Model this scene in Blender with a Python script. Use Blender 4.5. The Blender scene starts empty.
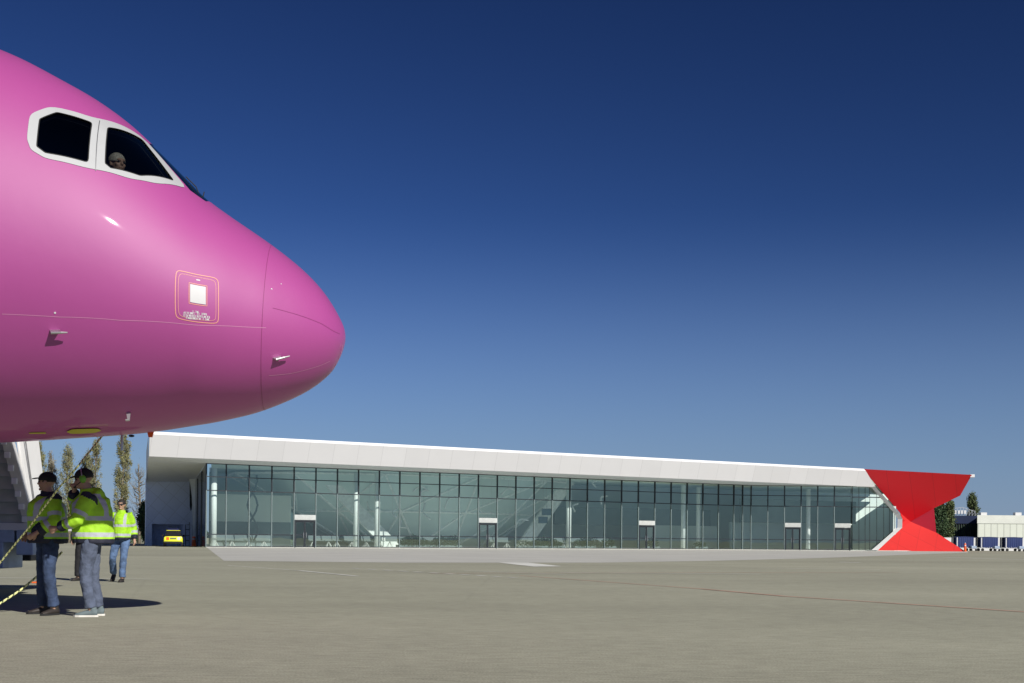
import bpy, bmesh, math, random
from mathutils import Vector, Matrix, noise, geometry
import numpy as np
random.seed(7)
SC = bpy.context.scene
COL = SC.collection
F = 1250.0; HC = 0.98; PY0 = 538.8; ROLL = math.radians(0.5)
CR, SR = math.cos(ROLL), math.sin(ROLL)
CAM = Vector((0, 0, HC))
def ray(px, py):
    a = (px-512)/F; b = (PY0-py)/F
    return Vector((a*CR-b*SR, 1.0, a*SR+b*CR))
def P(px, py, D): return CAM + ray(px, py)*D
def G(px, py, z=0.0):
    r = ray(px, py); return CAM + r*((z-HC)/r.z)
def GD(px, D, z=0.0):
    """ground point seen in column px at depth D"""
    p = P(px, 540, D); return Vector((p.x, p.y, z))

# ------------------------------------------------------------------ materials
def newmat(name):
    m = bpy.data.materials.new(name); m.use_nodes = True
    nt = m.node_tree; nt.nodes.clear()
    out = nt.nodes.new('ShaderNodeOutputMaterial')
    return m, nt, out
def mat(name, col, rough=0.6, metal=0.0, var=0.12, scale=3.0, bump=0.0, bscale=20.0, coat=0.0, spec=0.5, stretch=None, emit=None):
    m, nt, out = newmat(name)
    N = nt.nodes.new; L = nt.links.new
    b = N('ShaderNodeBsdfPrincipled'); L(b.outputs[0], out.inputs[0])
    b.inputs['Roughness'].default_value = rough; b.inputs['Metallic'].default_value = metal
    b.inputs['Coat Weight'].default_value = coat; b.inputs['Coat Roughness'].default_value = 0.04
    b.inputs['Specular IOR Level'].default_value = spec
    tc = N('ShaderNodeTexCoord'); src = tc.outputs['Object']
    if stretch:
        mp = N('ShaderNodeMapping'); mp.inputs['Scale'].default_value = stretch; L(src, mp.inputs[0]); src = mp.outputs[0]
    nz = N('ShaderNodeTexNoise'); nz.inputs['Scale'].default_value = scale; nz.inputs['Detail'].default_value = 6
    L(src, nz.inputs['Vector'])
    mr = N('ShaderNodeMapRange'); mr.inputs[1].default_value = .3; mr.inputs[2].default_value = .7
    mr.inputs[3].default_value = 1-var; mr.inputs[4].default_value = 1+var; L(nz.outputs[0], mr.inputs[0])
    vm = N('ShaderNodeVectorMath'); vm.operation = 'SCALE'; vm.inputs[0].default_value = col[:3]; L(mr.outputs[0], vm.inputs['Scale'])
    L(vm.outputs[0], b.inputs['Base Color'])
    if bump:
        n2 = N('ShaderNodeTexNoise'); n2.inputs['Scale'].default_value = bscale; n2.inputs['Detail'].default_value = 4; L(src, n2.inputs['Vector'])
        bp = N('ShaderNodeBump'); bp.inputs['Strength'].default_value = bump; bp.inputs['Distance'].default_value = 0.02
        L(n2.outputs[0], bp.inputs['Height']); L(bp.outputs[0], b.inputs['Normal'])
    if emit:
        b.inputs['Emission Color'].default_value = (*emit[:3], 1); b.inputs['Emission Strength'].default_value = emit[3]
    if name == 'pink_paint': b.inputs['Coat IOR'].default_value = 1.3
    return m

M = {}
M['pink'] = mat('pink_paint', (.385, .048, .250), .62, var=.03, scale=.8, coat=.4, spec=1.0, bump=.25, bscale=1.6)
M['pink_line'] = mat('seam_paint', (.27, .04, .16), .5, var=.05)
M['pink_pale'] = mat('pale_seam', (.62, .26, .44), .4, var=.05)
M['white_frame'] = mat('white_window_frame', (.47, .48, .48), .45, var=.04, coat=.3)
M['dark_lining'] = mat('dark_lining', (.015, .015, .018), .8)
M['seat_grey'] = mat('seat_fabric', (.05, .06, .07), .9)
M['orange_line'] = mat('orange_line', (.80, .36, .25), .5, var=.04)
M['white'] = mat('white_paint', (.66, .66, .65), .45, var=.03)
M['bright_white'] = mat('bright_white_paint', (.86, .86, .85), .45, var=.04)
M['header'] = mat('door_header_white', (.46, .48, .46), .5)
M['metal'] = mat('brushed_metal', (.55, .55, .55), .35, metal=.9)
M['dkmetal'] = mat('dark_metal', (.035, .037, .045), .45, metal=.3)
M['rubber'] = mat('rubber', (.02, .02, .02), .85)
M['yellow_panel'] = mat('yellow_panel', (.55, .50, .04), .5)
M['white_clad'] = None
M['skin'] = mat('skin', (.42, .25, .17), .55, var=.06, scale=20)
M['hair'] = mat('hair_dark', (.02, .015, .012), .7, var=.3, scale=60)
M['hair_grey'] = mat('hair_grey', (.45, .40, .32), .8, var=.4, scale=60)
M['jeans'] = mat('blue_jeans', (.032, .052, .105), .9, var=.45, scale=7, bump=.6, bscale=30)
M['jeans_l'] = mat('light_jeans', (.09, .15, .27), .9, var=.4, scale=9, bump=.6, bscale=30)
M['greytr'] = mat('grey_trousers', (.085, .105, .155), .9, var=.3, scale=9, bump=.6, bscale=30)
M['black'] = mat('black_cloth', (.012, .012, .015), .85, var=.3)
M['shoe_dk'] = mat('dark_shoe', (.035, .028, .024), .6)
M['shoe_gr'] = mat('grey_shoe', (.14, .18, .19), .8)
M['sole'] = mat('pale_sole', (.7, .68, .62), .7)
M['orange'] = mat('orange_plastic', (.80, .13, .02), .5)
M['red'] = None
M['blue_cart'] = mat('blue_curtain', (.007, .024, .12), .6, var=.15, scale=1.5, stretch=(6, 6, .3), bump=.3, bscale=4)
M['yellow_car'] = mat('yellow_green_paint', (.85, .88, .03), .35, coat=.8, var=.03)
M['car_glass'] = mat('car_glass', (.01, .012, .015), .08, spec=.8)
M['tail_red'] = mat('tail_red', (.6, .05, .03), .3)
M['interior_floor'] = mat('terrazzo_floor', (.74, .76, .72), .3, var=.08)
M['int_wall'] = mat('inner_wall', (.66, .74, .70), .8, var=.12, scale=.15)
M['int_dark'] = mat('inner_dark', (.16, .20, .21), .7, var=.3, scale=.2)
M['int_ceiling'] = mat('ceiling', (.78, .86, .80), .8, var=.08, scale=.2)
M['funnel'] = mat('funnel_panels', (.62, .72, .70), .6, var=.2, scale=.1)
M['funnel_rib'] = mat('funnel_rib', (.85, .87, .85), .6)
M['column'] = mat('white_column', (.88, .9, .88), .5, var=.04)
M['lamp'] = mat('white_lamp_tube', (.85, .85, .85), .4)
M['plant'] = mat('shrub_green', (.012, .035, .015), .7, var=.5, scale=4)
M['mull_d'] = mat('dark_mullion', (.012, .018, .024), .4)
M['mull_l'] = mat('pale_mullion', (.17, .22, .22), .4)
M['bark'] = mat('bark', (.22, .19, .14), .9, var=.4, scale=8, stretch=(1, 1, .2), bump=.8)
M['leaf_olive'] = mat('leaf_olive', (.24, .235, .105), .75, var=.5, scale=1.2)
M['leaf_mid'] = mat('leaf_mid', (.085, .115, .04), .75, var=.5, scale=1.2)
M['leaf_dark'] = mat('leaf_dark', (.045, .082, .030), .75, var=.5, scale=1.2)
M['leaf_grey'] = mat('leaf_grey', (.26, .24, .18), .8, var=.4, scale=1.2)
M['shade_wall'] = None
M['concrete'] = mat('pale_concrete', (.50, .495, .45), .85, var=.07, scale=.25, bump=.2)
M['mark_w'] = mat('worn_white_marking', (.72, .72, .66), .8, var=.25, scale=.8)
M['mark_r'] = mat('worn_red_marking', (.58, .30, .22), .8, var=.3, scale=.8)
M['hangar'] = None
M['navy_wall'] = mat('navy_cladding', (.024, .034, .075), .7, spec=.1, var=.1, scale=.5)

def panel_mat(name, col, sx, sy, line, rough=.35, angle=0, axis='XZ', spec=.5, dark=.72):
    """cladding panels: thin joints in object space"""
    m, nt, out = newmat(name); N = nt.nodes.new; L = nt.links.new
    b = N('ShaderNodeBsdfPrincipled'); L(b.outputs[0], out.inputs[0]); b.inputs['Roughness'].default_value = rough
    b.inputs['Specular IOR Level'].default_value = spec
    tc = N('ShaderNodeTexCoord'); sp = N('ShaderNodeSeparateXYZ'); L(tc.outputs['Object'], sp.inputs[0])
    cb = N('ShaderNodeCombineXYZ'); L(sp.outputs[0], cb.inputs[0]); L(sp.outputs[2 if axis == 'XZ' else 1], cb.inputs[1])
    mp = N('ShaderNodeMapping'); mp.inputs['Rotation'].default_value = (0, 0, angle); L(cb.outputs[0], mp.inputs[0])
    s2 = N('ShaderNodeSeparateXYZ'); L(mp.outputs[0], s2.inputs[0])
    def joint(o, size):
        if not size: return None, None
        d = N('ShaderNodeMath'); d.operation = 'DIVIDE'; L(o, d.inputs[0]); d.inputs[1].default_value = size
        fr = N('ShaderNodeMath'); fr.operation = 'FRACT'; L(d.outputs[0], fr.inputs[0])
        lt = N('ShaderNodeMath'); lt.operation = 'LESS_THAN'; L(fr.outputs[0], lt.inputs[0]); lt.inputs[1].default_value = line/size
        fl = N('ShaderNodeMath'); fl.operation = 'FLOOR'; L(d.outputs[0], fl.inputs[0])
        return lt.outputs[0], fl.outputs[0]
    j1, f1 = joint(s2.outputs[0], sx); j2, f2 = joint(s2.outputs[1], sy)
    if j2 is None: jo = j1
    else:
        mx = N('ShaderNodeMath'); mx.operation = 'MAXIMUM'; L(j1, mx.inputs[0]); L(j2, mx.inputs[1]); jo = mx.outputs[0]
    wc = N('ShaderNodeCombineXYZ'); L(f1, wc.inputs[0])
    if f2 is not None: L(f2, wc.inputs[1])
    wn = N('ShaderNodeTexWhiteNoise'); wn.noise_dimensions = '3D'; L(wc.outputs[0], wn.inputs[0])
    nz = N('ShaderNodeTexNoise'); nz.inputs['Scale'].default_value = .6; L(tc.outputs['Object'], nz.inputs[0])
    ad = N('ShaderNodeMath'); ad.operation = 'ADD'; L(wn.outputs[0], ad.inputs[0]); L(nz.outputs[0], ad.inputs[1])
    mr = N('ShaderNodeMapRange'); mr.inputs[1].default_value = 0; mr.inputs[2].default_value = 2; mr.inputs[3].default_value = .93; mr.inputs[4].default_value = 1.05
    L(ad.outputs[0], mr.inputs[0])
    mj = N('ShaderNodeMapRange'); mj.inputs[3].default_value = 1; mj.inputs[4].default_value = dark; L(jo, mj.inputs[0])
    mm = N('ShaderNodeMath'); mm.operation = 'MULTIPLY'; L(mr.outputs[0], mm.inputs[0]); L(mj.outputs[0], mm.inputs[1])
    vm = N('ShaderNodeVectorMath'); vm.operation = 'SCALE'; vm.inputs[0].default_value = col[:3]; L(mm.outputs[0], vm.inputs['Scale'])
    L(vm.outputs[0], b.inputs['Base Color'])
    return m
M['white_clad'] = panel_mat('white_cladding', (.53, .53, .525), 2.25, 0, .045, angle=math.radians(6), dark=.84)
M['roof_edge'] = mat('white_roof_edge', (.9, .9, .89), .4, var=.02)
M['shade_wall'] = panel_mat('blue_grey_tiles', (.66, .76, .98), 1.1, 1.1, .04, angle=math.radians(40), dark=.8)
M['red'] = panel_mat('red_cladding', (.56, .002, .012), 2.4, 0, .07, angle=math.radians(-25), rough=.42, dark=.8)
M['red_lit'] = panel_mat('red_cladding_lit', (.58, .020, .018), 1.9, 1.9, .06, angle=math.radians(30), rough=.5, dark=.82)  # lighter copy of the red: light on upward tilt put into the colour
M['red_shaded'] = panel_mat('red_cladding_shaded', (.42, .008, .03), 1.9, 0, .05, angle=math.radians(60), rough=.5, dark=.85)  # darker copy of the red: side facet's shade put into the colour
M['hangar'] = panel_mat('white_hangar_cladding', (.62, .65, .57), 1.05, 0, .20, rough=.6, dark=.75)
M['hangar_top'] = mat('hangar_top_band', (.64, .66, .60), .6, var=.06, scale=.4)

def glass_mat(name, tint, refl, rough=.0):
    m, nt, out = newmat(name); N = nt.nodes.new; L = nt.links.new
    tr = N('ShaderNodeBsdfTransparent'); tr.inputs[0].default_value = (*tint, 1)
    gl = N('ShaderNodeBsdfGlossy'); gl.inputs['Roughness'].default_value = rough; gl.inputs[0].default_value = (.80, .98, .86, 1)
    lw = N('ShaderNodeLayerWeight'); lw.inputs[0].default_value = .35
    mr = N('ShaderNodeMapRange'); mr.inputs[3].default_value = refl; mr.inputs[4].default_value = 1.0; L(lw.outputs['Fresnel'], mr.inputs[0])
    oi = N('ShaderNodeObjectInfo'); om = N('ShaderNodeMapRange'); om.inputs[3].default_value = .82; om.inputs[4].default_value = 1.15; L(oi.outputs['Random'], om.inputs[0]); mv = N('ShaderNodeMath'); mv.operation = 'MULTIPLY'; L(mr.outputs[0], mv.inputs[0]); L(om.outputs[0], mv.inputs[1]); mv.use_clamp = True
    nz = N('ShaderNodeTexNoise'); nz.inputs['Scale'].default_value = .35; tc = N('ShaderNodeTexCoord'); va = N('ShaderNodeVectorMath'); va.operation = 'ADD'; sc_ = N('ShaderNodeMath'); sc_.operation = 'MULTIPLY'; sc_.inputs[1].default_value = 90; L(oi.outputs['Random'], sc_.inputs[0]); L(tc.outputs['Object'], va.inputs[0]); L(sc_.outputs[0], va.inputs[1]); L(va.outputs[0], nz.inputs[0])
    bp = N('ShaderNodeBump'); bp.inputs['Strength'].default_value = .015; bp.inputs['Distance'].default_value = .1; L(nz.outputs[0], bp.inputs['Height']); L(bp.outputs[0], gl.inputs['Normal'])
    mx = N('ShaderNodeMixShader'); L(mv.outputs[0], mx.inputs[0]); L(tr.outputs[0], mx.inputs[1]); L(gl.outputs[0], mx.inputs[2]); L(mx.outputs[0], out.inputs[0])
    return m
M['glass'] = glass_mat('green_tinted_glass', (.93, 1.0, .985), .17)
M['cockpit_glass'] = glass_mat('dark_cockpit_glass', (.42, .45, .47), .03)
M['windscreen_glass'] = glass_mat('windscreen_glass', (.05, .06, .07), .30)

def hivis_mat(name, col):
    m, nt, out = newmat(name); N = nt.nodes.new; L = nt.links.new
    b = N('ShaderNodeBsdfPrincipled'); L(b.outputs[0], out.inputs[0]); b.inputs['Roughness'].default_value = .7
    def att(nm):
        a = N('ShaderNodeAttribute'); a.attribute_name = nm
        g = N('ShaderNodeMath'); g.operation = 'LESS_THAN'; g.inputs[1].default_value = 0; L(a.outputs['Fac'], g.inputs[0]); return g.outputs[0]
    nz = N('ShaderNodeTexNoise'); nz.inputs['Scale'].default_value = 9; nz.inputs['Detail'].default_value = 4
    tc = N('ShaderNodeTexCoord'); L(tc.outputs['Object'], nz.inputs[0])
    mr = N('ShaderNodeMapRange'); mr.inputs[3].default_value = .75; mr.inputs[4].default_value = 1.25; L(nz.outputs[0], mr.inputs[0])
    vm = N('ShaderNodeVectorMath'); vm.operation = 'SCALE'; vm.inputs[0].default_value = col; L(mr.outputs[0], vm.inputs['Scale'])
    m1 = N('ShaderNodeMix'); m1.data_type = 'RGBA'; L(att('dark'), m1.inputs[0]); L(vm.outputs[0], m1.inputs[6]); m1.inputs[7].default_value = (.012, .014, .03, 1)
    m2 = N('ShaderNodeMix'); m2.data_type = 'RGBA'; L(att('band'), m2.inputs[0]); L(m1.outputs[2], m2.inputs[6]); m2.inputs[7].default_value = (.42, .44, .47, 1)
    L(m2.outputs[2], b.inputs['Base Color'])
    bp = N('ShaderNodeBump'); bp.inputs['Strength'].default_value = .5; bp.inputs['Distance'].default_value = .02
    n2 = N('ShaderNodeTexNoise'); n2.inputs['Scale'].default_value = 14; L(tc.outputs['Object'], n2.inputs[0]); L(n2.outputs[0], bp.inputs['Height']); L(bp.outputs[0], b.inputs['Normal'])
    return m
M['hivis'] = hivis_mat('hi_vis_yellow_green', (.34, .64, .018))

def rope_mat(name):
    m, nt, out = newmat(name); N = nt.nodes.new; L = nt.links.new
    b = N('ShaderNodeBsdfPrincipled'); L(b.outputs[0], out.inputs[0]); b.inputs['Roughness'].default_value = .7
    a = N('ShaderNodeAttribute'); a.attribute_name = 'along'
    f = N('ShaderNodeMath'); f.operation = 'FRACT'; s = N('ShaderNodeMath'); s.operation = 'MULTIPLY'; s.inputs[1].default_value = 13
    L(a.outputs['Fac'], s.inputs[0]); L(s.outputs[0], f.inputs[0])
    g = N('ShaderNodeMath'); g.operation = 'LESS_THAN'; g.inputs[1].default_value = .3; L(f.outputs[0], g.inputs[0])
    m1 = N('ShaderNodeMix'); m1.data_type = 'RGBA'; L(g.outputs[0], m1.inputs[0]); m1.inputs[6].default_value = (.8, .82, .36, 1); m1.inputs[7].default_value = (.05, .07, .03, 1)
    L(m1.outputs[2], b.inputs['Base Color'])
    return m
M['rope'] = rope_mat('striped_rope')

# ------------------------------------------------------------------ mesh builder
class MB:
    def __init__(s): s.v = []; s.f = []
    def add(s, vs, fs):
        o = len(s.v); s.v += [tuple(v) for v in vs]; s.f += [tuple(i+o for i in f) for f in fs]; return s
    def box(s, x0, x1, y0, y1, z0, z1, mt=None):
        vs = [Vector((x, y, z)) for z in (z0, z1) for y in (y0, y1) for x in (x0, x1)]
        if mt: vs = [mt @ v for v in vs]
        return s.add(vs, [(0, 2, 3, 1), (4, 5, 7, 6), (0, 1, 5, 4), (2, 6, 7, 3), (0, 4, 6, 2), (1, 3, 7, 5)])
    def prism(s, poly, d):
        """poly: 3-D points, extruded by vector d"""
        n = len(poly); a = [Vector(p) for p in poly]; b = [p+Vector(d) for p in a]
        fs = [tuple(range(n)), tuple(range(2*n-1, n-1, -1))] + [(i, i+n, (i+1) % n+n, (i+1) % n) for i in range(n)]
        return s.add(a+b, fs)
    def poly(s, pts): return s.add(pts, [tuple(range(len(pts)))])
    def tube(s, pts, r, seg=8, cap=True, ell=None):
        pts = [Vector(p) for p in pts]; n = len(pts)
        rs = r if isinstance(r, (list, tuple)) else [r]*n
        up = None; rings = []
        for i, p in enumerate(pts):
            t = (pts[min(i+1, n-1)]-pts[max(i-1, 0)]).normalized()
            if up is None:
                up = Vector((0, 0, 1)) if abs(t.z) < .9 else Vector((0, 1, 0))
            x = t.cross(up).normalized(); y = x.cross(t).normalized(); up = y
            ra, rb = rs[i] if isinstance(rs[i], (tuple, list)) else (rs[i], rs[i])
            rings.append([p + x*math.cos(2*math.pi*k/seg)*ra + y*math.sin(2*math.pi*k/seg)*rb for k in range(seg)])
        vs = [v for rg in rings for v in rg]; fs = []
        for i in range(n-1):
            for k in range(seg):
                k2 = (k+1) % seg; fs.append((i*seg+k, i*seg+k2, (i+1)*seg+k2, (i+1)*seg+k))
        if cap: fs += [tuple(range(seg-1, -1, -1)), tuple((n-1)*seg+k for k in range(seg))]
        return s.add(vs, fs)
    def ball(s, c, r, nu=12, nv=8, mt=None):
        if not isinstance(r, (tuple, list)): r = (r, r, r)
        vs = []; fs = []
        for j in range(nv+1):
            ph = math.pi*j/nv
            for i in range(nu):
                th = 2*math.pi*i/nu
                v = Vector((math.sin(ph)*math.cos(th)*r[0], math.sin(ph)*math.sin(th)*r[1], math.cos(ph)*r[2]))
                if mt: v = mt @ v
                vs.append(v+Vector(c))
        for j in range(nv):
            for i in range(nu):
                i2 = (i+1) % nu; fs.append((j*nu+i, (j+1)*nu+i, (j+1)*nu+i2, j*nu+i2))
        return s.add(vs, fs)
    def rings(s, rs, seg=20):
        """rs: list of (x, y, z, a, b) horizontal ellipses, stacked"""
        vs = []; fs = []; n = len(rs)
        for (x, y, z, a, b) in rs:
            for k in range(seg):
                t = 2*math.pi*k/seg; vs.append((x+a*math.cos(t), y+b*math.sin(t), z))
        for i in range(n-1):
            for k in range(seg):
                k2 = (k+1) % seg; fs.append((i*seg+k, i*seg+k2, (i+1)*seg+k2, (i+1)*seg+k))
        fs += [tuple(range(seg-1, -1, -1)), tuple((n-1)*seg+k for k in range(seg))]
        return s.add(vs, fs)
    def mesh(s, name):
        me = bpy.data.meshes.new(name); me.from_pydata(s.v, [], s.f)
        bm = bmesh.new(); bm.from_mesh(me); bmesh.ops.remove_doubles(bm, verts=bm.verts, dist=1e-5)
        bmesh.ops.recalc_face_normals(bm, faces=bm.faces); bm.to_mesh(me); bm.free(); return me
    def build(s, name, m, parent=None, smooth=False, bevel=0):
        me = s.mesh(name); o = bpy.data.objects.new(name, me); COL.objects.link(o)
        me.materials.append(m)
        if smooth: me.polygons.foreach_set('use_smooth', [True]*len(me.polygons))
        if bevel:
            bv = o.modifiers.new('bevel', 'BEVEL'); bv.width = bevel; bv.segments = 2; bv.limit_method = 'ANGLE'
        if parent: o.parent = parent
        return o
def tag(o, label=None, cat=None, group=None, kind=None):
    if label: o['label'] = label
    if cat: o['category'] = cat
    if group: o['group'] = group
    if kind: o['kind'] = kind
    return o
def empty(name, loc=(0, 0, 0), rz=0, label=None, cat=None, group=None):
    o = bpy.data.objects.new(name, None); COL.objects.link(o); o.location = loc; o.rotation_euler = (0, 0, rz); o.empty_display_size = .3
    return tag(o, label, cat, group)
def copy_tree(o, parent=None):
    c = o.copy(); COL.objects.link(c)
    if parent: c.parent = parent
    for ch in list(o.children): copy_tree(ch, c)
    return c
def smooth_by_angle(o, ang=35):
    me = o.data; me.polygons.foreach_set('use_smooth', [True]*len(me.polygons))
    bm = bmesh.new(); bm.from_mesh(me)
    for e in bm.edges:
        if len(e.link_faces) == 2 and e.calc_face_angle(0) > math.radians(ang): e.smooth = False
    bm.to_mesh(me); bm.free()

# ------------------------------------------------------------------ world, sun, camera
SUN_AZ, SUN_EL = math.radians(39.5), math.radians(32)
w = bpy.data.worlds.new('World'); SC.world = w; w.use_nodes = True
nt = w.node_tree; bg = nt.nodes['Background']
sk = nt.nodes.new('ShaderNodeTexSky'); sk.sky_type = 'NISHITA'; sk.sun_disc = False
sk.sun_elevation = SUN_EL; sk.sun_rotation = math.pi-SUN_AZ
sk.altitude = 1800; sk.air_density = 1.0; sk.dust_density = .1; sk.ozone_density = 4.0
pre = nt.nodes.new('ShaderNodeVectorMath'); pre.operation = 'SCALE'; pre.inputs['Scale'].default_value = .343
gm = nt.nodes.new('ShaderNodeGamma'); gm.inputs[1].default_value = 1.8
tn = nt.nodes.new('ShaderNodeVectorMath'); tn.operation = 'MULTIPLY'; tn.inputs[1].default_value = (1.2, .95, .95)
hs = nt.nodes.new('ShaderNodeHueSaturation'); hs.inputs['Saturation'].default_value = 1.03
nt.links.new(sk.outputs[0], pre.inputs[0]); nt.links.new(pre.outputs[0], gm.inputs[0]); nt.links.new(gm.outputs[0], tn.inputs[0]); nt.links.new(tn.outputs[0], hs.inputs['Color']); 
wt = nt.nodes.new('ShaderNodeTexCoord'); wsx = nt.nodes.new('ShaderNodeSeparateXYZ'); nt.links.new(wt.outputs['Generated'], wsx.inputs[0])
wmr = nt.nodes.new('ShaderNodeMapRange'); wmr.interpolation_type = 'SMOOTHSTEP'; wmr.inputs[1].default_value = -.02; wmr.inputs[2].default_value = .26; wmr.inputs[3].default_value = .88; wmr.inputs[4].default_value = 0.0
nt.links.new(wsx.outputs[2], wmr.inputs[0])
wmx = nt.nodes.new('ShaderNodeMix'); wmx.data_type = 'RGBA'; nt.links.new(wmr.outputs[0], wmx.inputs[0]); nt.links.new(hs.outputs[0], wmx.inputs[6])
wmx.inputs[7].default_value = (.185/.09, .28/.09, .44/.09, 1); nt.links.new(wmx.outputs[2], bg.inputs[0])
bg.inputs[1].default_value = 0.09
sl = bpy.data.lights.new('sun', 'SUN'); sl.energy = 5.0; sl.angle = math.radians(.5); sl.color = (1.0, .955, .89)
so = bpy.data.objects.new('sun', sl); COL.objects.link(so)
SUND = Vector((math.cos(SUN_EL)*math.sin(SUN_AZ), -math.cos(SUN_EL)*math.cos(SUN_AZ), math.sin(SUN_EL)))
so.rotation_euler = SUND.to_track_quat('Z', 'Y').to_euler(); so.location = (0, -20, 30)
cd = bpy.data.cameras.new('camera'); cam = bpy.data.objects.new('camera', cd); COL.objects.link(cam)
cam.matrix_world = Matrix.Translation(CAM) @ Matrix.Rotation(math.pi/2, 4, 'X') @ Matrix.Rotation(ROLL, 4, 'Z')
cd.sensor_width = 36; cd.lens = F/1024*36; cd.shift_y = (PY0-341.5)/1024; cd.clip_end = 5000; cd.clip_start = .1
SC.camera = cam
SC.view_settings.view_transform = 'Standard'; SC.view_settings.look = 'None'; SC.view_settings.exposure = 0

# ------------------------------------------------------------------ ground
m, nt, out = newmat('apron_asphalt'); N = nt.nodes.new; L = nt.links.new
b = N('ShaderNodeBsdfPrincipled'); L(b.outputs[0], out.inputs[0]); b.inputs['Roughness'].default_value = .85; b.inputs['Specular IOR Level'].default_value = .25
tc = N('ShaderNodeTexCoord')
def nz(scale, sx=1, sy=1, det=6, rough=.6):
    mp = N('ShaderNodeMapping'); mp.inputs['Scale'].default_value = (sx, sy, 1); L(tc.outputs['Object'], mp.inputs[0])
    n = N('ShaderNodeTexNoise'); n.inputs['Scale'].default_value = scale; n.inputs['Detail'].default_value = det; n.inputs['Roughness'].default_value = rough
    L(mp.outputs[0], n.inputs[0]); return n.outputs[0]
def mrange(o, a, b_, c, d):
    r = N('ShaderNodeMapRange'); r.inputs[1].default_value = a; r.inputs[2].default_value = b_; r.inputs[3].default_value = c; r.inputs[4].default_value = d; L(o, r.inputs[0]); return r.outputs[0]
def mul(a, b_):
    x = N('ShaderNodeMath'); x.operation = 'MULTIPLY'; L(a, x.inputs[0]); L(b_, x.inputs[1]); return x.outputs[0]
f1 = mrange(nz(.12, .35, 1), .3, .7, .83, 1.12)      # broad streaks along the apron
f2 = mrange(nz(.9, 1, 1), .3, .7, .95, 1.05)
f3 = mul(mrange(nz(55, 1, 1, 2), .3, .7, .76, 1.24), mrange(nz(7, .6, 1.6, 4), .3, .7, .86, 1.14))    # aggregate
f4 = mrange(nz(.035, .15, 1, 3), .35, .65, .90, 1.08)
vor = N('ShaderNodeTexVoronoi'); vor.feature = 'DISTANCE_TO_EDGE'; vor.inputs['Scale'].default_value = .09; L(tc.outputs['Object'], vor.inputs[0])
vn = N('ShaderNodeMath'); vn.operation = 'ADD'; L(vor.outputs['Distance'], vn.inputs[0]); L(mrange(nz(2.5, 1, 1), .3, .7, -.004, .004), vn.inputs[1])
f5 = mrange(vn.outputs[0], 0, .0025, .93, 1.0)
vm = N('ShaderNodeVectorMath'); vm.operation = 'SCALE'; vm.inputs[0].default_value = (.358, .353, .268)
L(mul(mul(mul(f1, f2), mul(f3, f4)), f5), vm.inputs['Scale']); L(vm.outputs[0], b.inputs['Base Color'])
bp = N('ShaderNodeBump'); bp.inputs['Strength'].default_value = .35; bp.inputs['Distance'].default_value = .01; L(nz(40, 1, 1, 3), bp.inputs['Height']); L(bp.outputs[0], b.inputs['Normal'])
M['apron'] = m
gr = MB(); gr.poly([(-2500, -400, 0), (2500, -400, 0), (2500, 3500, 0), (-2500, 3500, 0)])
tag(gr.build('ground', M['apron']), kind='structure')
M['bounce_damper'] = mat('bounce_damper', (.09, .087, .08), .9, var=.2, scale=.6, bump=.3, spec=.2)
dk_ = MB(); dk_.poly([(-70, -70, .004), (70, -70, .004), (70, 8.0, .004), (-7.3, 8.0, .004), (-7.3, 17, .004), (-70, 17, .004)])  # unseen dark sheet, added to cut ground bounce onto the belly
tag(dk_.build('unseen_dark_sheet', M['bounce_damper']), kind='structure')
# pale concrete strip in front of the terminal
st = MB(); Z1 = .004
st.poly([G(206.5, 547.3, Z1), G(224, 560.8, Z1), G(400, 562.6, Z1), G(600, 562.6, Z1), G(720, 560.6, Z1), G(820, 558, Z1), G(900, 555, Z1), G(968, 552.6, Z1), GD(968, 143, Z1), GD(870, 146, Z1), GD(750, 139, Z1), GD(560, 128, Z1), GD(206.5, 112, Z1)])
tag(st.build('pavement', M['concrete']), kind='structure')
mk = MB(); Z2 = .008
def strip(px0, py0, px1, py1, w, z=Z2):
    a = G(px0, py0, z); b_ = G(px1, py1, z); d = (b_-a).normalized(); n = Vector((-d.y, d.x, 0))*w/2
    mk.poly([a-n, b_-n, b_+n, a+n])
mk.poly([G(499, 562.6, Z2), G(528, 562.6, Z2), G(562, 566.2, Z2), G(534, 566.6, Z2)])
strip(228, 565.4, 300, 570.5, .07); strip(300, 570.5, 357, 576, .13); strip(464, 570.5, 566, 574.4, .08)
for k in range(11): x = 352+k*15.6; strip(x, 568.1+(x-352)*.058, x+8.4, 568.1+(x-343.6)*.058, .16)
strip(560, 572.5, 760, 574, .12); strip(760, 568, 880, 569.5, .12)
strip(945, 557.4, 1060, 560.6, .45); strip(838, 562, 860, 562.6, .4)
strip(-20, 577.5, 150, 579, .10)
tag(mk.build('apron_marking', M['mark_w']), kind='structure')
mk = MB(); strip(520, 575.5, 700, 588.6, .06); strip(700, 588.6, 784, 596, .09); strip(784, 596, 1100, 616.5, .08); strip(430, 573.2, 900, 572.2, .09)
tag(mk.build('guide_line', M['mark_r']), kind='structure')

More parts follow.
